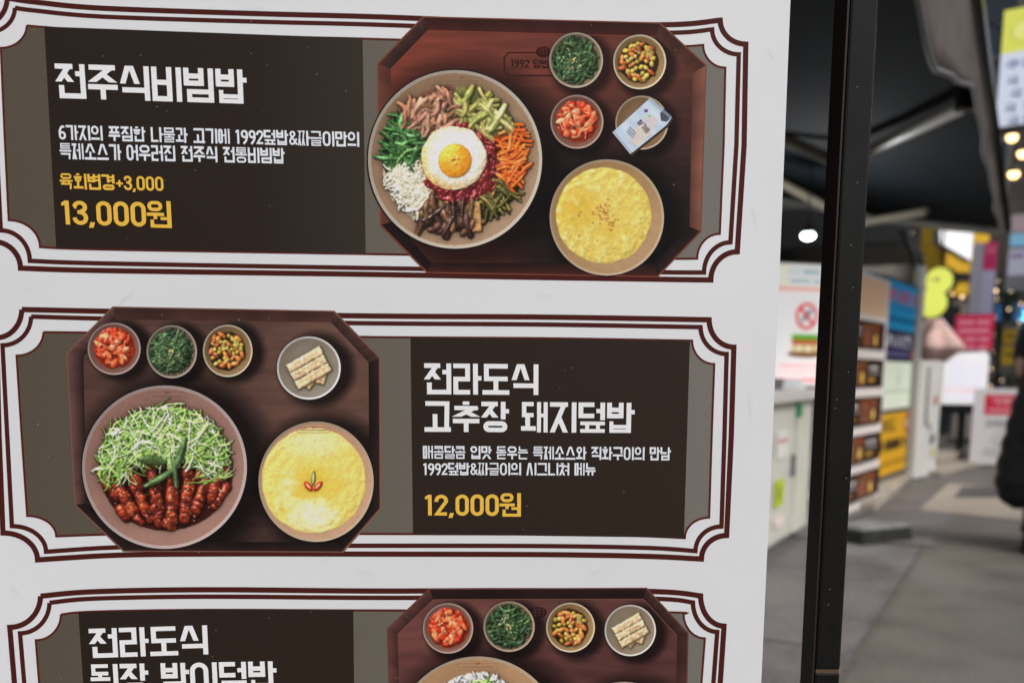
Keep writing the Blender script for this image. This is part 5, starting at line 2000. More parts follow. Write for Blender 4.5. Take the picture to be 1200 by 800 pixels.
for (pw, pe, pf) in (((PZ(852, 134, 2.80)), PZ(985, 192, 2.46), PZ(1132, 124, 2.32)), (PZ(880, 196, 2.78), PZ(1004, 262, 2.40), PZ(1086, 248, 2.42))):
    mb = MB()
    mb.tube([pw, pe], 0.038, 8)
    mb.tube([pe, pf], 0.036, 8)
    mb.ball(pe, 0.055, 10, 6)
    mb.build('folding_arm', M_ARM, aw, smooth=True)
mb = MB()
p = PZ(1134, 122, 2.32)
mb.box(p.x - 0.05, p.x + 0.05, p.y - 0.04, p.y + 0.04, p.z - 0.03, p.z + 0.06)
mb.build('arm_bracket', M_BLACK, aw, bevel=0.01)

# ---- lamps under the awning
def bell_lamp(loc, r, m, label, cord_to, group=None, squash=0.55, watt=0):
    t = thing('hanging_lamp', loc, 0, label, 'lamp', group)
    mb = MB(); mb.ball((0, 0, 0), r, 16, 10, squash); mb.build('bulb', m, t, smooth=True)
    mb = MB()
    rr = []
    for z_, q in ((0.0, 1.18), (r * 0.5, 1.0), (r * 0.9, 0.5), (r * 1.3, 0.3)):
        rr.append([(r * q * math.cos(2 * math.pi * j / 14), r * q * math.sin(2 * math.pi * j / 14), z_ + r * 0.35) for j in range(14)])
    mb.rings(rr, cap=True); mb.build('shade', M_BLACK, t, smooth=True)
    if watt > 0:
        L = bpy.data.lights.new('lamp_light', 'POINT'); L.energy = watt; L.shadow_soft_size = r; L.color = (0.93, 0.97, 1.0)
        lo = bpy.data.objects.new('lamp_light', L); link(lo, t); lo.location = (0, 0, -r * 1.6)
    mb = MB(); mb.tube([(0, 0, r * 1.4), (0, 0, cord_to - loc[2])], 0.006, 6); mb.build('cord', M_BLACK, t)
    return t


p = PY(947, 276, 7.9)
bell_lamp(p, 0.05, M_LAMPW, 'bright white round lamp hanging above the lit burger sign', 2.72, watt=45)
p = PY(1063, 273, 11.3)
bell_lamp(p, 0.05, M_LAMPY, 'small warm lamp glowing just under the far end of the awning', 2.9)

# ------------------------------------------------------------------ menu stand with food pictures (right of the post)
q0, q1 = PZ(978, 611), PZ(1027, 590)
ms = thing('picture_menu_stand', q0, facing(q0, q1), 'tall pale menu stand with a column of food pictures beside the black post', 'menu stand')
W_ = (q1 - q0).length
Hs = 1.80
mb = MB(); mb.box(0, W_, 0, 0.06, 0.02, Hs); mb.build('board', mat('pale_pink_board', (0.74, 0.68, 0.65), rough=0.5, noise=0.05, scale=4), ms, bevel=0.006)
mb = MB(); mb.box(0.03, W_ - 0.03, -0.10, 0.16, 0, 0.02); mb.build('foot', M_STEEL, ms)
f = Face(0, -0.002, Hs, 1.25)
f.rect(0.012, 0.012, W_ - 0.012, Hs - 0.03, (226, 214, 210)); f.rect(0.04, 0.03, W_ - 0.06, 0.30, (228, 186, 154))
for r_ in range(5):
    v0 = 0.34 + r_ * 0.285
    f.rect(0.05, v0, W_ - 0.09, v0 + 0.215, (48, 32, 28))
    rr = random.Random(r_ * 10 + 3)
    a0, a1 = (0.07, 0.50) if r_ % 2 else (0.36, 0.80)
    f.rect(W_ * a0, v0 + 0.02, W_ * a1, v0 + 0.195, (104, 62, 46))
    c0 = W_ * (a0 + a1) / 2
    f.disc(c0 - W_ * 0.09, v0 + 0.125, 0.062, (150, 122, 98)); f.disc(c0 - W_ * 0.09, v0 + 0.125, 0.046, rr.choice([(150, 70, 44), (120, 44, 32), (96, 104, 52)]))
    f.disc(c0 + W_ * 0.11, v0 + 0.14, 0.045, (222, 190, 92))
    for q_ in range(3):
        f.disc(c0 - W_ * 0.12 + q_ * W_ * 0.12, v0 + 0.045, 0.02, rr.choice([(200, 80, 48), (60, 84, 50), (170, 120, 60)]))
    t0 = 0.54 if r_ % 2 else 0.09
    f.rule(W_ * t0, W_ * (t0 + 0.24), v0 + 0.05, 0.030, (206, 200, 196), seed=90 + r_); f.rule(W_ * t0, W_ * (t0 + 0.26), v0 + 0.10, 0.016, (170, 164, 160), seed=95 + r_); f.rule(W_ * t0, W_ * (t0 + 0.16), v0 + 0.145, 0.026, (206, 160, 70), seed=99 + r_)
f.build('picture_panel', M_SIGN, ms)

# ------------------------------------------------------------------ sign tower
q0, q1 = PZ(1022, 577), PZ(1064, 560)
st = thing('sign_tower', q0, facing(q0, q1), 'tall stack of blue, navy, white and yellow sign boxes beside the picture menu', 'sign')
W_ = (q1 - q0).length
HT = 1.93
mb = MB(); mb.box(0, W_, 0, 0.42, 0.0, HT); mb.build('cabinet', mat('dark_sign_cabinet', (0.07, 0.075, 0.08), rough=0.5, noise=0.2, scale=5), st, bevel=0.01)
U0, U1 = 0.06, W_ - 0.05
f = Face(U0, -0.002, HT - 0.03, 1.25); w2 = U1 - U0
f.rect(0, 0, w2, 0.43, (34, 122, 168)); f.text('시티', 0.10, 0.07, w2 - 0.12, 0.18, (156, 62, 84)); f.rect(0.0, 0.215, w2, 0.23, (24, 88, 128)); f.rule(0.1, w2 - 0.1, 0.31, 0.05, (20, 74, 110), seed=3)
f.build('blue_sign', M_GLOWS, st)
f = Face(U0, -0.002, HT - 0.475, 1.25)
f.rect(0, 0, w2, 0.26, (36, 34, 74)); f.text('시즌', 0.10, 0.03, w2 - 0.20, 0.14, (196, 196, 210)); f.disc(w2 - 0.16, 0.20, 0.05, (206, 116, 48)); f.rule(0.08, w2 - 0.30, 0.18, 0.045, (120, 116, 160), seed=9)
f.build('navy_sign', M_SIGN, st)
f = Face(U0, -0.002, 1.18, 1.0)
f.rect(0, 0, w2, 0.44, (216, 226, 206)); f.disc(w2 / 2, 0.14, 0.10, (180, 196, 170)); f.disc(w2 / 2, 0.14, 0.08, (216, 226, 206)); f.disc(w2 / 2 + 0.02, 0.15, 0.03, (160, 176, 150)); f.rect(0, 0.27, w2, 0.282, (150, 160, 140))
f.build('white_lightbox', M_GLOWS, st)
f = Face(U0, -0.002, 0.70, 1.3)
f.rect(0, 0, w2, 0.58, (206, 158, 28)); f.text('카드', 0.06, 0.06, w2 * 0.5, 0.17, (60, 40, 26)); f.disc(w2 - 0.22, 0.12, 0.10, (188, 52, 40)); f.text('커피', w2 - 0.29, 0.07, w2 - 0.15, 0.17, (230, 200, 170)); f.rule(0.08, w2 - 0.1, 0.25, 0.10, (60, 46, 26), seed=12)
f.rule(0.08, w2 - 0.1, 0.46, 0.03, (150, 110, 30), seed=13)
f.build('yellow_sign', M_SIGN, st)
# a red and teal side of the same stack (towards the awning)
f = Face(-0.30, 0.02, HT - 0.02, 1.2)
mb = MB(); mb.box(-0.46, -0.012, 0.01, 0.40, 1.44, HT - 0.02)
sd_ = mb.build('side_box', mat('teal_side_box', (0.02, 0.11, 0.15), rough=0.5), st, bevel=0.01)
f = Face(-0.45, 0.006, HT - 0.04, 1.2)
f.rect(0, 0, 0.43, 0.44, (18, 66, 88)); f.text('SET', 0.08, 0.12, 0.36, 0.24, (140, 30, 40))
f.build('side_sign', M_GLOWS, sd_)

lt = thing('lean_to_shop', AL(10.72, 2.6), AROT, 'dark small shop with a black box canopy between the navy awning and the yellow shop', 'building')
mb = MB(); mb.box(0, 4.2, 0, 3.0, 0, 3.3); mb.build('wall', M_DARK, lt)
mb = MB(); mb.box(0.3, 2.4, -1.35, -0.004, 2.36, 2.78); mb.build('canopy', M_BLACK, lt, bevel=0.02)
mb = MB()
for k in range(5):
    mb.tube([(0.3 + 0.4 * k, -1.36, 2.50), (0.5 + 0.4 * k, -1.42, 2.30 - 0.06 * (k % 3)), (0.7 + 0.4 * k, -1.37, 2.48)], 0.022, 6)
mb.build('cable_run', M_BLACK, lt)
mb = MB(); mb.box(0.5, 3.6, -0.03, -0.003, 0.1, 2.1); mb.build('shop_window', M_GLASS, lt)

# narrow white panel with upright lettering
q0, q1 = PZ(1070, 562), PZ(1096, 556)
np_ = thing('narrow_signboard', q0, facing(q0, q1), 'narrow white standing signboard with a column of small print', 'sign')
W_ = (q1 - q0).length
mb = MB(); mb.box(0, W_, 0, 0.05, 0.015, 1.20); mb.build('board', mat('white_board', (0.76, 0.76, 0.73), rough=0.5, noise=0.06, scale=5), np_, bevel=0.005)
mb = MB(); mb.box(-0.02, W_ + 0.02, -0.10, 0.15, 0, 0.015); mb.build('foot', M_STEEL, np_)
mb = MB(); mb.box(-0.06, W_ * 0.20, 0.052, 0.10, 0.0, 2.12); mb.build('post', mat('grey_white_post', (0.33, 0.33, 0.32), rough=0.5), np_)
f = Face(0, -0.003, 1.85, 1.2)
for i in range(11):
    v0 = 0.72 + i * 0.055
    f.rect(W_ * 0.30, v0, W_ * 0.42, v0 + 0.035, (60, 60, 60))
f.disc(W_ * 0.75, 1.05, 0.05, (190, 120, 90)); f.disc(W_ * 0.7, 1.45, 0.06, (90, 90, 100)); f.disc(W_ * 0.8, 1.6, 0.05, (200, 190, 110)); f.disc(W_ * 0.55, 1.32, 0.04, (150, 140, 150))
f.build('print', M_SIGN, np_)

# concrete block and steps
q = PZ(1022, 633)
bk = thing('kerb_block', q, AROT - 0.62, 'grey concrete block with a dark rubber edge lying in front of the picture menu', 'block')
mb = MB()
mb.rings([[(-0.23, -0.13, 0.0), (0.23, -0.13, 0.0), (0.23, 0.15, 0.0), (-0.23, 0.15, 0.0)], [(-0.22, -0.12, 0.09), (0.22, -0.12, 0.09), (0.22, 0.14, 0.09), (-0.22, 0.14, 0.09)]])
mb.build('edge', M_RUBBERD, bk, bevel=0.012)
mb = MB()
mb.rings([[(-0.215, -0.115, 0.091), (0.215, -0.115, 0.091), (0.215, 0.135, 0.091), (-0.215, 0.135, 0.091)], [(-0.19, -0.09, 0.118), (0.20, -0.095, 0.118), (0.195, 0.12, 0.118), (-0.19, 0.115, 0.118)]])
mb.build('top', M_RUBBER, bk, bevel=0.008)

q = PZ(1046, 582)
sp = thing('stone_step', q, AROT, 'low pale stone step running along the foot of the sign tower', 'step', 'stone steps before the shops')
mb = MB(); mb.box(-1.1, 2.6, 0.0, 0.6, 0.0, 0.07); mb.build('lower_slab', M_STONE, sp, bevel=0.01)
q = PZ(1092, 556)
sp = thing('stone_step', q, AROT - 0.2, 'pale stone doorstep of two slabs beneath the pink parasol', 'step', 'stone steps before the shops')
mb = MB(); mb.box(-0.2, 1.8, -0.15, 0.8, 0.0, 0.06); mb.build('lower_slab', M_STONE, sp, bevel=0.01)
mb = MB(); mb.box(0.6, 1.7, 0.10, 0.7, 0.062, 0.16); mb.build('upper_slab', M_STONE, sp, bevel=0.01)

# ------------------------------------------------------------------ farther along the alley
# yellow fronted shop at the bend
q0, q1 = PY(1040, 500, 16.5), PY(1140, 500, 17.2)
ys = thing('yellow_shop', (q0.x, q0.y, 0), facing(q0, q1), 'shop with a bright yellow upper front and dark glazed ground floor beyond the awning', 'building')
W_ = (q1 - q0).length
mb = MB(); mb.box(-1.0, W_, 0.02, 4.0, 0, 4.6); mb.build('wall', M_FACADE, ys)
mb = MB(); mb.box(0.35, W_ - 0.02, -0.06, 0.018, 2.35, 3.65); mb.build('yellow_panel', M_YELLOW, ys)
mb = MB(); mb.box(0.6, W_ - 0.5, -0.03, 0.019, 0.1, 2.2); mb.build('shop_window', M_GLASS, ys)
mb = MB(); mb.box(0.60, W_ - 0.3, -0.10, -0.062, 2.60, 2.72); mb.build('ledge', M_BLACK, ys)
mb = MB(); mb.box(0.30, 0.46, -0.55, -0.07, 2.2, 3.5); mb.build('yellow_fin', M_YELLOW, ys)
p = PY(1118, 288, 15.9)
lb = thing('projecting_lightbox', p, facing(q0, q1) - 0.15, 'bright white lightbox sign fixed to the yellow shop front', 'sign')
mb = MB(); mb.rings([[(-0.33, -0.06, 0.22), (0.29, -0.06, 0.20), (0.29, -0.06, -0.24), (-0.30, -0.06, 0.02)], [(-0.33, 0.10, 0.22), (0.29, 0.10, 0.20), (0.29, 0.10, -0.24), (-0.30, 0.10, 0.02)]]); mb.build('cabinet', M_STEEL, lb)
f = Face(-0.0, -0.062, 0.0, 1.3)
f.q([(-0.31, -0.205), (0.275, -0.185), (0.275, 0.22), (-0.285, -0.03)], (222, 218, 236))
f.rule(-0.2, 0.2, -0.11, 0.04, (190, 186, 214), seed=21); f.rule(-0.05, 0.22, -0.03, 0.04, (196, 190, 216), seed=22)
f.build('face', M_GLOW2, lb)
mb = MB(); mb.box(-0.05, 0.05, 0.101, (16.6 - 15.9) , 0.0, 0.06); mb.build('bracket', M_BLACK, lb)

# lime green gourd shaped sign on a black backing
p = PY(1096, 342, 12.6)
gs = thing('lime_sign', p, -0.42, 'lime green lit sign of two round lobes on a black backing', 'sign')


def lobes(r):
    """outline of two discs, one on the other"""
    pts = []
    d1, r1, d2, r2 = (0.035, 0.13), 0.155 * r, (-0.03, -0.13), 0.175 * r
    for i in range(28):
        t = math.radians(-38 + 256 * i / 27)
        pts.append((d1[0] + r1 * math.cos(t), d1[1] + r1 * math.sin(t)))
    for i in range(28):
        t = math.radians(138 + 264 * i / 27)
        pts.append((d2[0] + r2 * math.cos(t), d2[1] + r2 * math.sin(t)))
    return pts


def extr(pts, y0, y1, name, m, parent):
    mb = MB()
    mb.rings([[(p_[0], y0, p_[1]) for p_ in pts], [(p_[0], y1, p_[1]) for p_ in pts]])
    return mb.build(name, m, parent)


extr([(p_[0] + 0.05, p_[1]) for p_ in lobes(1.1)], 0.03, 0.09, 'backing', M_BLACK, gs)
M_LIME = mat('lime_acrylic', (0.62, 0.66, 0.10), rough=0.4, emit=(0.62, 0.68, 0.12), estr=0.55)
extr(lobes(1.0), -0.03, 0.028, 'face', M_LIME, gs)
f = Face(-0.1, -0.032, 0.2, 1.2); f.rule(0.02, 0.18, 0.03, 0.05, (196, 160, 110), seed=31); f.build('lettering', M_SIGN, gs)
mb = MB(); mb.tube([(0.05, 0.06, 0.30), (0.05, 0.06, 1.1)], 0.015, 6); mb.build('hanger', M_BLACK, gs)
mb = MB(); mb.tube([(0.05, 0.06, 1.1), (-1.2, 0.3, 1.1)], 0.02, 6); mb.build('bracket_arm', M_BLACK, gs)

# pink parasol, half furled
p = PY(1093, 408, 12.9)
um = thing('pink_parasol', (p.x, p.y, 0), 0, 'pale pink parasol drooping behind the narrow white signboard', 'parasol')
rr = []
for z_, r_ in ((1.16, 0.08), (1.26, 0.20), (1.38, 0.35), (1.41, 0.36), (1.60, 0.21), (1.80, 0.05), (1.82, 0.01)):
    rr.append([((r_ * (1 + 0.16 * math.cos(6 * 2 * math.pi * j / 36))) * math.cos(2 * math.pi * j / 36), (r_ * (1 + 0.16 * math.cos(6 * 2 * math.pi * j / 36))) * math.sin(2 * math.pi * j / 36), z_) for j in range(36)])
mb = MB(); mb.rings(rr); mb.build('canopy', M_PINK, um, smooth=True)
mb = MB(); mb.tube([(0, 0, 0.02), (0, 0, 1.95)], 0.02, 8); mb.build('pole', M_BLACK, um)
mb = MB(); mb.rings([[(q_ * math.cos(2 * math.pi * j / 16), q_ * math.sin(2 * math.pi * j / 16), z_) for j in range(16)] for z_, q_ in ((0, 0.2), (0.06, 0.2), (0.1, 0.05))]); mb.build('base', M_BLACK, um)

# lit menu screen on a dark stand
p = PY(1125, 520, 13.3)
sc = thing('screen_stand', (p.x, p.y, 0), -0.40, 'tall dark stand with a glowing white menu screen beside the pink parasol', 'screen')
mb = MB(); mb.box(-0.29, 0.29, 0.0, 0.10, 0.55, 1.38); mb.build('housing', M_BLACK, sc, bevel=0.01)
f = Face(-0.27, -0.003, 1.36, 1.3)
f.q([(0, 0.10), (0.08, 0.02), (0.5, 0.0), (0.54, 0.06), (0.54, 0.68), (0.0, 0.68)], (224, 226, 244))
for i in range(6):
    f.rule(0.05, 0.48, 0.12 + i * 0.09, 0.035, (190, 190, 224) if i != 4 else (226, 150, 176), seed=40 + i)
f.build('screen', M_GLOW2, sc)
mb = MB(); mb.box(-0.05, 0.05, 0.03, 0.08, 0.03, 0.55); mb.build('leg', M_BLACK, sc)
mb = MB(); mb.box(-0.28, 0.28, -0.15, 0.25, 0.0, 0.03); mb.build('base', M_BLACK, sc)

# red menu sign above
p = PY(1141, 393, 14.6)
rs = thing('red_menu_sign', (p.x, p.y, 0), -0.42, 'pinkish red menu board on posts behind the glowing screen', 'sign')
mb = MB(); mb.box(-0.26, 0.26, 0, 0.05, p.z - 0.30, p.z + 0.30); mb.build('board', mat('red_board', (0.40, 0.05, 0.09), rough=0.5), rs)
f = Face(-0.25, -0.003, p.z + 0.29, 1.2)
f.rect(0, 0, 0.50, 0.57, (196, 54, 84))
for i in range(4):
    f.rule(0.05, 0.45, 0.08 + i * 0.12, 0.05, (226, 150, 166), seed=50 + i)
f.build('print', M_GLOWS, rs)
for sx in (-0.2, 0.2):
    mb = MB(); mb.box(sx - 0.02, sx + 0.02, 0.01, 0.04, 0, p.z - 0.302); mb.build('post', M_STEEL, rs)

# white A board
p = PZ(1169, 546)
ab = thing('sandwich_board', (p.x, p.y, 0), -0.42, 'white sandwich board with a red heading standing on the pavement near the glowing screen', 'sandwich board')
tl_ = 0.10
for s_, nm in ((-1, 'front_panel'), (1, 'rear_panel')):
    mb = MB()
    mb.rings([[(-0.31, s_ * 0.22, 0.03), (0.31, s_ * 0.22, 0.03), (0.31, s_ * 0.22 + 0.025, 0.03), (-0.31, s_ * 0.22 + 0.025, 0.03)],
              [(-0.31, s_ * 0.03, 0.90), (0.31, s_ * 0.03, 0.90), (0.31, s_ * 0.03 + 0.025, 0.90), (-0.31, s_ * 0.03 + 0.025, 0.90)]])
    pn = mb.build(nm, mat('white_plastic', (0.86, 0.83, 0.83), rough=0.45), ab)
    if s_ < 0:
        f = Face(-0.29, 0.0, 0.0, 1.25)
        f.rect(0.10, 0.06, 0.50, 0.30, (206, 40, 66)); f.text('카페', 0.16, 0.09, 0.44, 0.18, (232, 150, 160)); f.rule(0.14, 0.46, 0.22, 0.05, (228, 140, 150), seed=60)
        f.text('DRINK', 0.13, 0.36, 0.50, 0.44, (150, 146, 148)); f.disc(0.3, 0.56, 0.10, (206, 200, 202))
        f.rule(0.12, 0.48, 0.70, 0.02, (176, 172, 172), seed=61); f.rule(0.12, 0.48, 0.75, 0.02, (176, 172, 172), seed=62)
        o = f.build('print', M_SIGN, pn)
        o.location = (0, -0.033, 0.895); o.rotation_euler = (-math.atan2(0.19, 0.87), 0, 0)
for sx in (-0.28, 0.28):
    mb = MB(); mb.box(sx - 0.015, sx + 0.015, -0.24, 0.26, 0.0, 0.028); mb.build('foot', M_BLACK, ab)

# column wrapped in fir garland with lights
p = PZ(1168, 540)
p = PY(1167, 540, 15.0)
gc = thing('garland_column', (p.x, p.y, 0), 0, 'slim column wrapped in dark fir garland with warm and blue fairy lights', 'decoration')
mb = MB(); mb.tube([(0, 0, 0), (0, 0, 2.6)], 0.06, 10); mb.build('pole', M_BLACK, gc)
gr = random.Random(11)
mb = MB()
for i in range(1600):
    z_ = gr.uniform(0.1, 2.55)
    r_ = gr.uniform(0.06, 0.20)
    t = gr.uniform(0, 6.28)
    c = Vector((r_ * math.cos(t), r_ * math.sin(t), z_))
    d = Vector((gr.gauss(0, 1), gr.gauss(0, 1), gr.gauss(0, 1))).normalized() * 0.05
    e = d.cross(Vector((gr.gauss(0, 1), gr.gauss(0, 1), gr.gauss(0, 1)))).normalized() * 0.012
    mb.poly([c - d, c + e, c + d, c - e])
mb.build('foliage', M_LEAF, gc)
for i in range(26):
    mb = MB(); z_ = 0.3 + i * 0.085; t = i * 2.1
    mb.ball((0.19 * math.cos(t), 0.19 * math.sin(t), z_), 0.014, 8, 6); mb.build('fairy_light', M_BULB, gc)
for i in range(7):
    mb = MB(); mb.ball((0.24 + 0.02 * math.sin(i), -0.05, 1.45 + i * 0.085), 0.035, 8, 6); mb.build('blue_light', M_BLUEB, gc)

# yellow posters on the right and the far buildings
fb = thing('far_building', AL(22.0, 1.0), AROT - math.pi / 2, 'tall dark brick building closing the far end of the alley', 'building')
mb = MB(); mb.box(-9, 14, 0.0, 6, 0, 11); mb.build('wall', M_FACADED, fb)
for i in range(9):
    for j in range(3):
        mb = MB(); mb.box(-4 + i * 1.7, -3 + i * 1.7, -0.05, -0.002, 0.9 + j * 3.0, 2.5 + j * 3.0); w_o = mb.build('window', M_FACADE, fb)
        mb = MB(); mb.box(-3.92 + i * 1.7, -3.08 + i * 1.7, -0.07, -0.052, 0.98 + j * 3.0, 2.42 + j * 3.0); mb.build('pane', M_GLASS, w_o)
p = PY(1192, 418, 14.5)
yb = thing('yellow_notice_board', (p.x, p.y, 0), -0.44, 'yellow notice boards one above another beside the fir garland column', 'sign')
mb = MB(); mb.box(-0.22, 0.5, 0, 0.05, 1.08, 1.78); mb.build('board', mat('grey_notice_board', (0.10, 0.10, 0.09), rough=0.6), yb)
f = Face(-0.2, -0.003, 1.76, 1.2)
f.rect(0, 0.06, 0.66, 0.26, (170, 138, 36)); f.rect(0, 0.30, 0.66, 0.56, (176, 146, 44)); f.rule(0.04, 0.6, 0.12, 0.06, (96, 84, 40), seed=70); f.rule(0.04, 0.6, 0.38, 0.06, (96, 84, 40), seed=71)
f.build('poster', M_SIGN, yb)
for sx in (-0.15, 0.42):
    mb = MB(); mb.box(sx - 0.02, sx + 0.02, 0.01, 0.04, 0, 1.078); mb.build('post', M_STEEL, yb)

# more signs and lights of the lane behind
for (px_, py_, Y_, w_, h_, rgb_, txt_, lab_, cat_) in (
        (1122, 352, 19.0, 0.42, 0.24, (214, 222, 226), '', 'tiny pale blue lit panel between the lime sign and the red menu board', 'sign'),
        (1190, 366, 19.5, 0.70, 0.34, (60, 110, 170), '호프', 'blue lit sign high on the dark brick end building', 'sign')):
    p = PY(px_, py_, Y_)
    g_ = thing('wall_sign', p, -0.44, lab_, cat_, 'small signs deep in the lane')
    mb = MB(); mb.box(-w_ / 2, w_ / 2, 0, 0.10, -h_ / 2, h_ / 2); mb.build('cabinet', M_BLACK, g_)
    f = Face(-w_ / 2 + 0.015, -0.003, h_ / 2 - 0.015, 1.2)
    f.rect(0, 0, w_ - 0.03, h_ - 0.03, rgb_)
    if txt_:
        f.text(txt_, w_ * 0.15, h_ * 0.2, w_ * 0.8, h_ * 0.2 + w_ * 0.32, tuple(min(255, v + 60) for v in rgb_) if sum(rgb_) < 520 else (90, 60, 50))
    else:
        f.rule(w_ * 0.1, w_ * 0.85, h_ * 0.35, h_ * 0.14, tuple(v * 0.65 for v in rgb_), seed=int(px_))
    f.build('face', M_GLOWS, g_)
    mb = MB(); mb.tube([(0, 0.05, h_ / 2), (0, 0.05, h_ / 2 + 0.5), (0, 1.2, h_ / 2 + 0.6)], 0.015, 6); mb.build('bracket', M_BLACK, g_)
sl_ = thing('string_lights', (0, 0, 0), 0, 'sagging string of small warm bulbs in front of the yellow shop and garland column', 'string lights')
pa, pb = PY(1052, 286, 17.2), PY(1204, 318, 15.6)
pts = [pa.lerp(pb, q / 24) - Vector((0, 0, 0.55 * math.sin(math.pi * q / 24))) for q in range(25)]
mb = MB(); mb.tube(pts, 0.008, 5); mb.build('cable', M_BLACK, sl_)
for q in range(1, 24, 2):
    mb = MB(); mb.ball(tuple(pts[q] - Vector((0, 0, 0.05))), 0.022, 8, 6); mb.build('bulb', M_BULB, sl_)

# pale upright banner with a pink top
p = PY(1152, 330, 16.0)
vb = thing('upright_banner', (p.x, p.y, 0), -0.40, 'tall pale lilac banner with a pink top beside the yellow shop', 'banner')
zt = PY(1152, 284, 16.0).z
mb = MB(); mb.box(-0.17, 0.17, 0, 0.02, 0.4, zt); mb.build('cloth', mat('lilac_cloth', (0.36, 0.35, 0.42), rough=0.7, noise=0.05, scale=4), vb)
f = Face(-0.02, -0.003, zt, 1.1)
f.rect(0, 0.0, 0.185, 0.42, (186, 52, 96)); f.rect(0.0, 0.42, 0.185, 1.3, (170, 166, 190)); f.text('원', 0.03, 0.06, 0.15, 0.17, (220, 120, 150))
f.build('print', M_SIGN, vb)
mb = MB(); mb.tube([(-0.19, 0.01, 0), (-0.19, 0.01, zt + 0.1)], 0.015, 6); mb.build('pole', M_STEEL, vb)
mb = MB(); mb.box(-0.35, 0.1, -0.2, 0.2, 0, 0.05); mb.build('base', M_BLACK, vb)

# overhead lightbox sign, upper right
p0 = PY(1164, 152, 8.3)
zt = PY(1166, 12, 8.3).z
bx = thing('overhead_sign', (p0.x, p0.y, p0.z), -0.62, 'large overhead lightbox sign with a lime green top and white lower half', 'sign')
hh = zt - p0.z
mb = MB(); mb.box(0, 1.1, 0.0, 0.16, 0, hh); mb.build('cabinet', M_BLACK, bx, bevel=0.01)
f = Face(0.015, -0.003, hh - 0.01, 1.2)
f.rect(0, 0.0, 1.07, hh * 0.36, (214, 214, 96)); f.disc(0.22, hh * 0.19, 0.17, (196, 196, 84), 0.10); f.disc(0.22, hh * 0.19, 0.15, (224, 224, 130), 0.085); f.text('맛', 0.17, hh * 0.14, 0.27, hh * 0.25, (206, 130, 140))
f.rect(0, hh * 0.36, 1.07, hh - 0.02, (206, 212, 240))
f.text('추천메뉴', 0.04, hh * 0.42, 0.50, hh * 0.50, (120, 122, 150))
for i in range(4):
    v0 = hh * 0.56 + i * 0.10
    f.text('국', 0.06 + 0.03 * (i % 2), v0, 0.14 + 0.03 * (i % 2), v0 + 0.07, (90, 92, 120)); f.text('밥', 0.20, v0, 0.28, v0 + 0.07, (110, 110, 140))
f.build('face', M_GLOW, bx)
mb = MB(); mb.tube([(0.55, 0.08, hh - 0.02), (0.55, 0.08, hh + 0.25)], 0.03, 8); mb.build('hanger', M_BLACK, bx)
mb = MB(); mb.tube([(0.55, 0.08, hh + 0.25), (3.2, 0.08, hh + 0.25)], 0.03, 8); mb.build('bracket_arm', M_BLACK, bx)

# neighbouring building on the right, just outside the frame
rb = thing('corner_building', AL(9.0, -3.4), AROT, 'brown brick building on the opposite side of the alley', 'building')
mb = MB(); mb.box(0, 12, -5, 0, 0, 3.6); mb.build('wall', M_FACADED, rb)
for i in range(5):
    mb = MB(); mb.box(0.8 + i * 2.6, 2.4 + i * 2.6, 0.002, 0.05, 0.5, 2.4); mb.build('shop_window', M_GLASS, rb)

# three warm lamps strung under the overhead sign
for (x, y, m_, lb_) in ((1186, 161, M_LAMPY, 'uppermost warm lamp of the three hung by the overhead sign'), (1199, 180, M_LAMPY, 'warm lamp at the picture edge, half cut off, by the overhead sign'), (1188, 204, M_LAMPY, 'lowest warm amber lamp of the three hung by the overhead sign')):
    p = PY(x, y, 9.2)
    bell_lamp(p, 0.046, m_, lb_, 3.9, 'warm lamps along the alley', 0.9)
# cable the lamps hang from
mb = MB(); mb.tube([PY(1150, 20, 9.6), Vector((PY(1188, 100, 9.2).x, 9.2, 3.9)), AL(9.6, -3.5, 3.5)], 0.012, 6)
tag(mb.build('overhead_cable', M_BLACK), 'black cable slung across the alley carrying the warm lamps', 'cable')

# grey shutter sign with blue light further back on the right
p = PY(1192, 300, 13.8)
bl = thing('hanging_sign', (p.x, p.y, p.z), -0.45, 'grey and pale blue hanging sign below the warm lamps', 'sign')
mb = MB(); mb.box(-0.12, 0.5, 0, 0.08, -0.45, 0.55); mb.build('cabinet', mat('grey_sign_body', (0.20, 0.20, 0.21), rough=0.5, noise=0.2, scale=6), bl)
f = Face(-0.10, -0.003, 0.53, 1.1)
f.rect(0, 0, 0.58, 0.22, (150, 132, 136)); f.rect(0, 0.24, 0.58, 0.40, (120, 170, 196)); f.rect(0, 0.44, 0.58, 0.78, (158, 158, 172)); f.rule(0.03, 0.5, 0.5, 0.06, (120, 90, 130), seed=81)
f.build('print', M_GLOWS, bl)
mb = MB(); mb.tube([(0.3, 0.04, 0.55), (0.3, 0.04, 1.2)], 0.02, 6); mb.build('hanger', M_BLACK, bl)

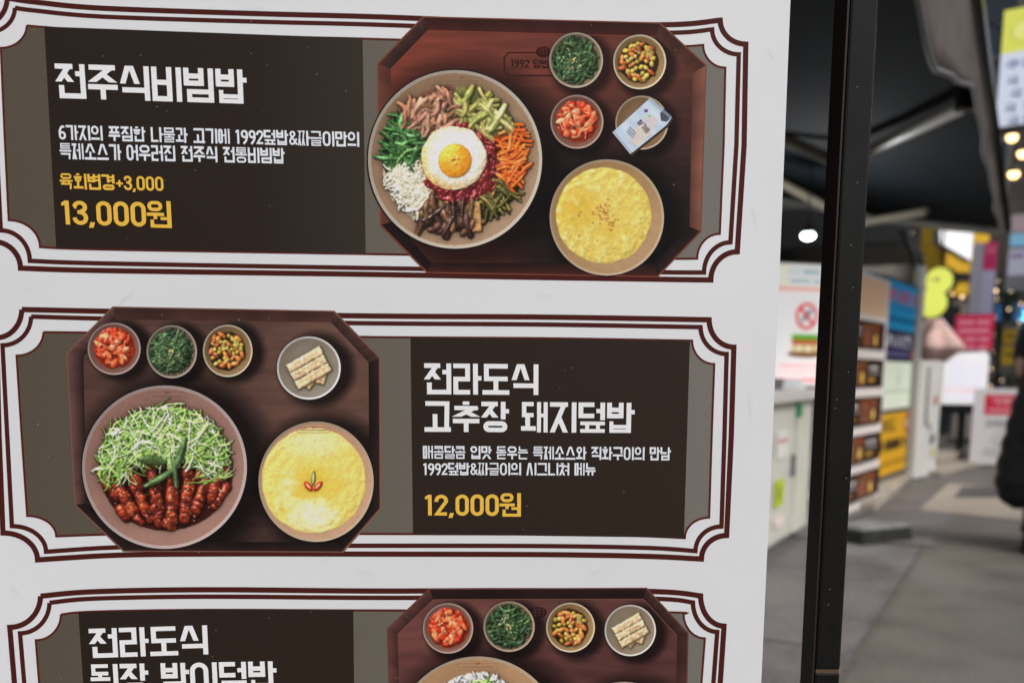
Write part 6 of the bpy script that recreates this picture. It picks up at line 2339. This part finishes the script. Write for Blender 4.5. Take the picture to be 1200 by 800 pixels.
# ------------------------------------------------------------------ person at the right edge
def person(loc, rz):
    """walks away from the camera (local +y is ahead), hands in the coat's front pockets"""
    t = thing('person', loc, rz, 'person in a long black padded coat walking at the right edge of the alley', 'person')
    verts = [(0, 0, 0.92), (0, 0.0, 1.10), (0, -0.01, 1.28), (0, -0.02, 1.40), (0, -0.01, 1.47), (0, 0.02, 1.54), (0, 0.03, 1.62),   # 0-6
             (0.09, 0, 0.86), (0.09, 0.13, 0.50), (0.09, 0.16, 0.10),
             (-0.09, 0, 0.86), (-0.09, -0.02, 0.48), (-0.09, -0.24, 0.14),
             (0.16, -0.01, 1.36), (0.22, -0.03, 1.10), (0.15, 0.15, 0.96),
             (-0.16, -0.01, 1.36), (-0.22, -0.03, 1.10), (-0.15, 0.15, 0.96)]
    edges = [(0, 1), (1, 2), (2, 3), (3, 4), (4, 5), (5, 6), (0, 7), (7, 8), (8, 9), (0, 10), (10, 11), (11, 12), (3, 13), (13, 14), (14, 15), (3, 16), (16, 17), (17, 18)]
    rad = [0.12, 0.11, 0.12, 0.075, 0.052, 0.075, 0.088, 0.085, 0.06, 0.042, 0.085, 0.06, 0.042, 0.055, 0.042, 0.03, 0.055, 0.042, 0.03]
    me = bpy.data.meshes.new('body')
    me.from_pydata(verts, edges, [])
    me.materials.append(M_SKIN)
    o = link(bpy.data.objects.new('body', me), t)
    o.modifiers.new('skin', 'SKIN')
    for i, v in enumerate(me.skin_vertices[0].data):
        v.radius = (rad[i], rad[i])
    me.skin_vertices[0].data[0].use_root = True
    ss = o.modifiers.new('sub', 'SUBSURF'); ss.levels = 2; ss.render_levels = 2

    def ring(rx, ry, z_, cy=0.0, n=40):
        return [(rx * math.cos(2 * math.pi * j / n), cy + ry * math.sin(2 * math.pi * j / n) + 0.006 * math.sin(5 * 2 * math.pi * j / n + z_ * 9), z_ + 0.012 * math.sin(3 * 2 * math.pi * j / n + z_ * 4)) for j in range(n)]
    prof = [(0.25, 0.20), (0.30, 0.27), (0.38, 0.305), (0.50, 0.305), (0.65, 0.285), (0.85, 0.25), (1.0, 0.215), (1.15, 0.205), (1.28, 0.215), (1.36, 0.205), (1.42, 0.15), (1.46, 0.10), (1.50, 0.085)]

    def width(z_):
        for (a_, b_), (c_, d_) in zip(prof[:-1], prof[1:]):
            if a_ <= z_ <= c_:
                return b_ + (d_ - b_) * (z_ - a_) / (c_ - a_)
        return prof[-1][1]
    rr = []
    for k in range(64):
        z_ = 0.25 + 1.25 * k / 63
        puff = 1.0 + 0.05 * (abs(math.sin(math.pi * (z_ - 0.25) / 0.115)) - 0.5) * (1 if z_ < 1.36 else 0.3)
        rx = width(z_) * puff
        rr.append(ring(rx, min(rx, 0.06 + rx * 0.55) if z_ < 1.40 else rx * 0.8, z_, 0.0))
    mb = MB(); mb.rings(rr); mb.build('coat', M_COAT, t, smooth=True)
    for s in (13, 16):
        pts = [Vector(verts[s]), Vector(verts[s + 1]), Vector(verts[s + 2])]
        path, rads = [], []
        for q in range(25):                     # rounded elbow
            f = q / 24
            path.append(pts[0] * (1 - f) ** 2 + (pts[1] * 1.0) * 2 * f * (1 - f) + pts[2] * f * f)
            rads.append((0.088 - 0.028 * f) * (1 + 0.05 * (abs(math.sin(q * 0.8)) - 0.5)) * (0.75 if q == 0 else 1))
        mb = MB(); mb.tube(path, rads, 16); mb.build('sleeve', M_COAT, t, smooth=True)
    for c in ((7, 8, 9), (10, 11, 12)):
        mb = MB(); mb.tube([Vector(verts[i]) for i in c], [0.10, 0.08, 0.06], 14); mb.build('trouser_leg', M_TROUSER, t, smooth=True)
    for i, lift in ((9, 0.0), (12, 0.0)):
        v = Vector(verts[i])
        mb = MB()
        secs = []
        for z__, hx, hy, cy in ((0.002, 0.045, 0.125, 0.05), (0.03, 0.050, 0.132, 0.05), (0.06, 0.046, 0.115, 0.04), (0.10, 0.042, 0.07, 0.0), (0.15, 0.045, 0.055, 0.0)):
            secs.append([(v.x + hx * math.cos(2 * math.pi * j / 18), v.y + cy + hy * math.sin(2 * math.pi * j / 18), z__ + v.z - 0.10 if i == 9 else z__) for j in range(18)])
        mb.rings(secs); mb.build('shoe', M_BLACK, t, smooth=True)
    # bobbed hair round the back and sides of the head, face left clear in front
    rr = []
    for k in range(1, 12):
        f = k / 12
        z_ = 1.755 - 0.245 * f
        r_ = 0.122 * math.sin(math.pi * min(0.62, 0.08 + f * 0.75)) + 0.006
        ring_ = []
        for j in range(30):
            a_ = 2 * math.pi * j / 30
            front = max(0.0, math.sin(a_)) ** 2 * max(0.0, (f - 0.25) / 0.75)
            rr_ = r_ * (1 - 0.42 * min(1.0, front * 1.3))
            ring_.append((rr_ * 0.92 * math.cos(a_), 0.025 + rr_ * 1.08 * math.sin(a_), z_))
        rr.append(ring_)
    mb = MB(); mb.rings(rr); mb.build('hair', M_HAIR, t, smooth=True)
    mb = MB()
    mb.rings([[(0.008 * math.cos(2 * math.pi * j / 8) * q, 0.105 + d_, z_ + 0.004 * math.sin(2 * math.pi * j / 8)) for j in range(8)] for z_, q, d_ in ((1.632, 0.6, 0.0), (1.615, 1.0, 0.014), (1.598, 1.6, 0.018), (1.590, 1.0, 0.004))])
    mb.build('nose', M_SKIN, t, smooth=True)
    for sx in (-0.033, 0.033):
        mb = MB(); mb.ball((sx, 0.104, 1.636), 0.011, 10, 8); mb.build('eye', M_BLACK, t, smooth=True)
        mb = MB(); mb.ball((sx * 2.7, 0.03, 1.62), 0.022, 10, 8); mb.build('ear', M_SKIN, t, smooth=True)
    mb = MB(); mb.rings([[(0.022 * q * math.cos(2 * math.pi * j / 12), 0.104 + 0.006 * q, 1.568 + z_ + 0.003 * math.sin(2 * math.pi * j / 12)) for j in range(12)] for z_, q in ((-0.004, 0.8), (0.0, 1.0), (0.004, 0.8))])
    mb.build('mouth', mat('lip', (0.35, 0.14, 0.12), rough=0.5), t, smooth=True)
    return t


p = PZ(1224, 642)
person(p, -0.45)
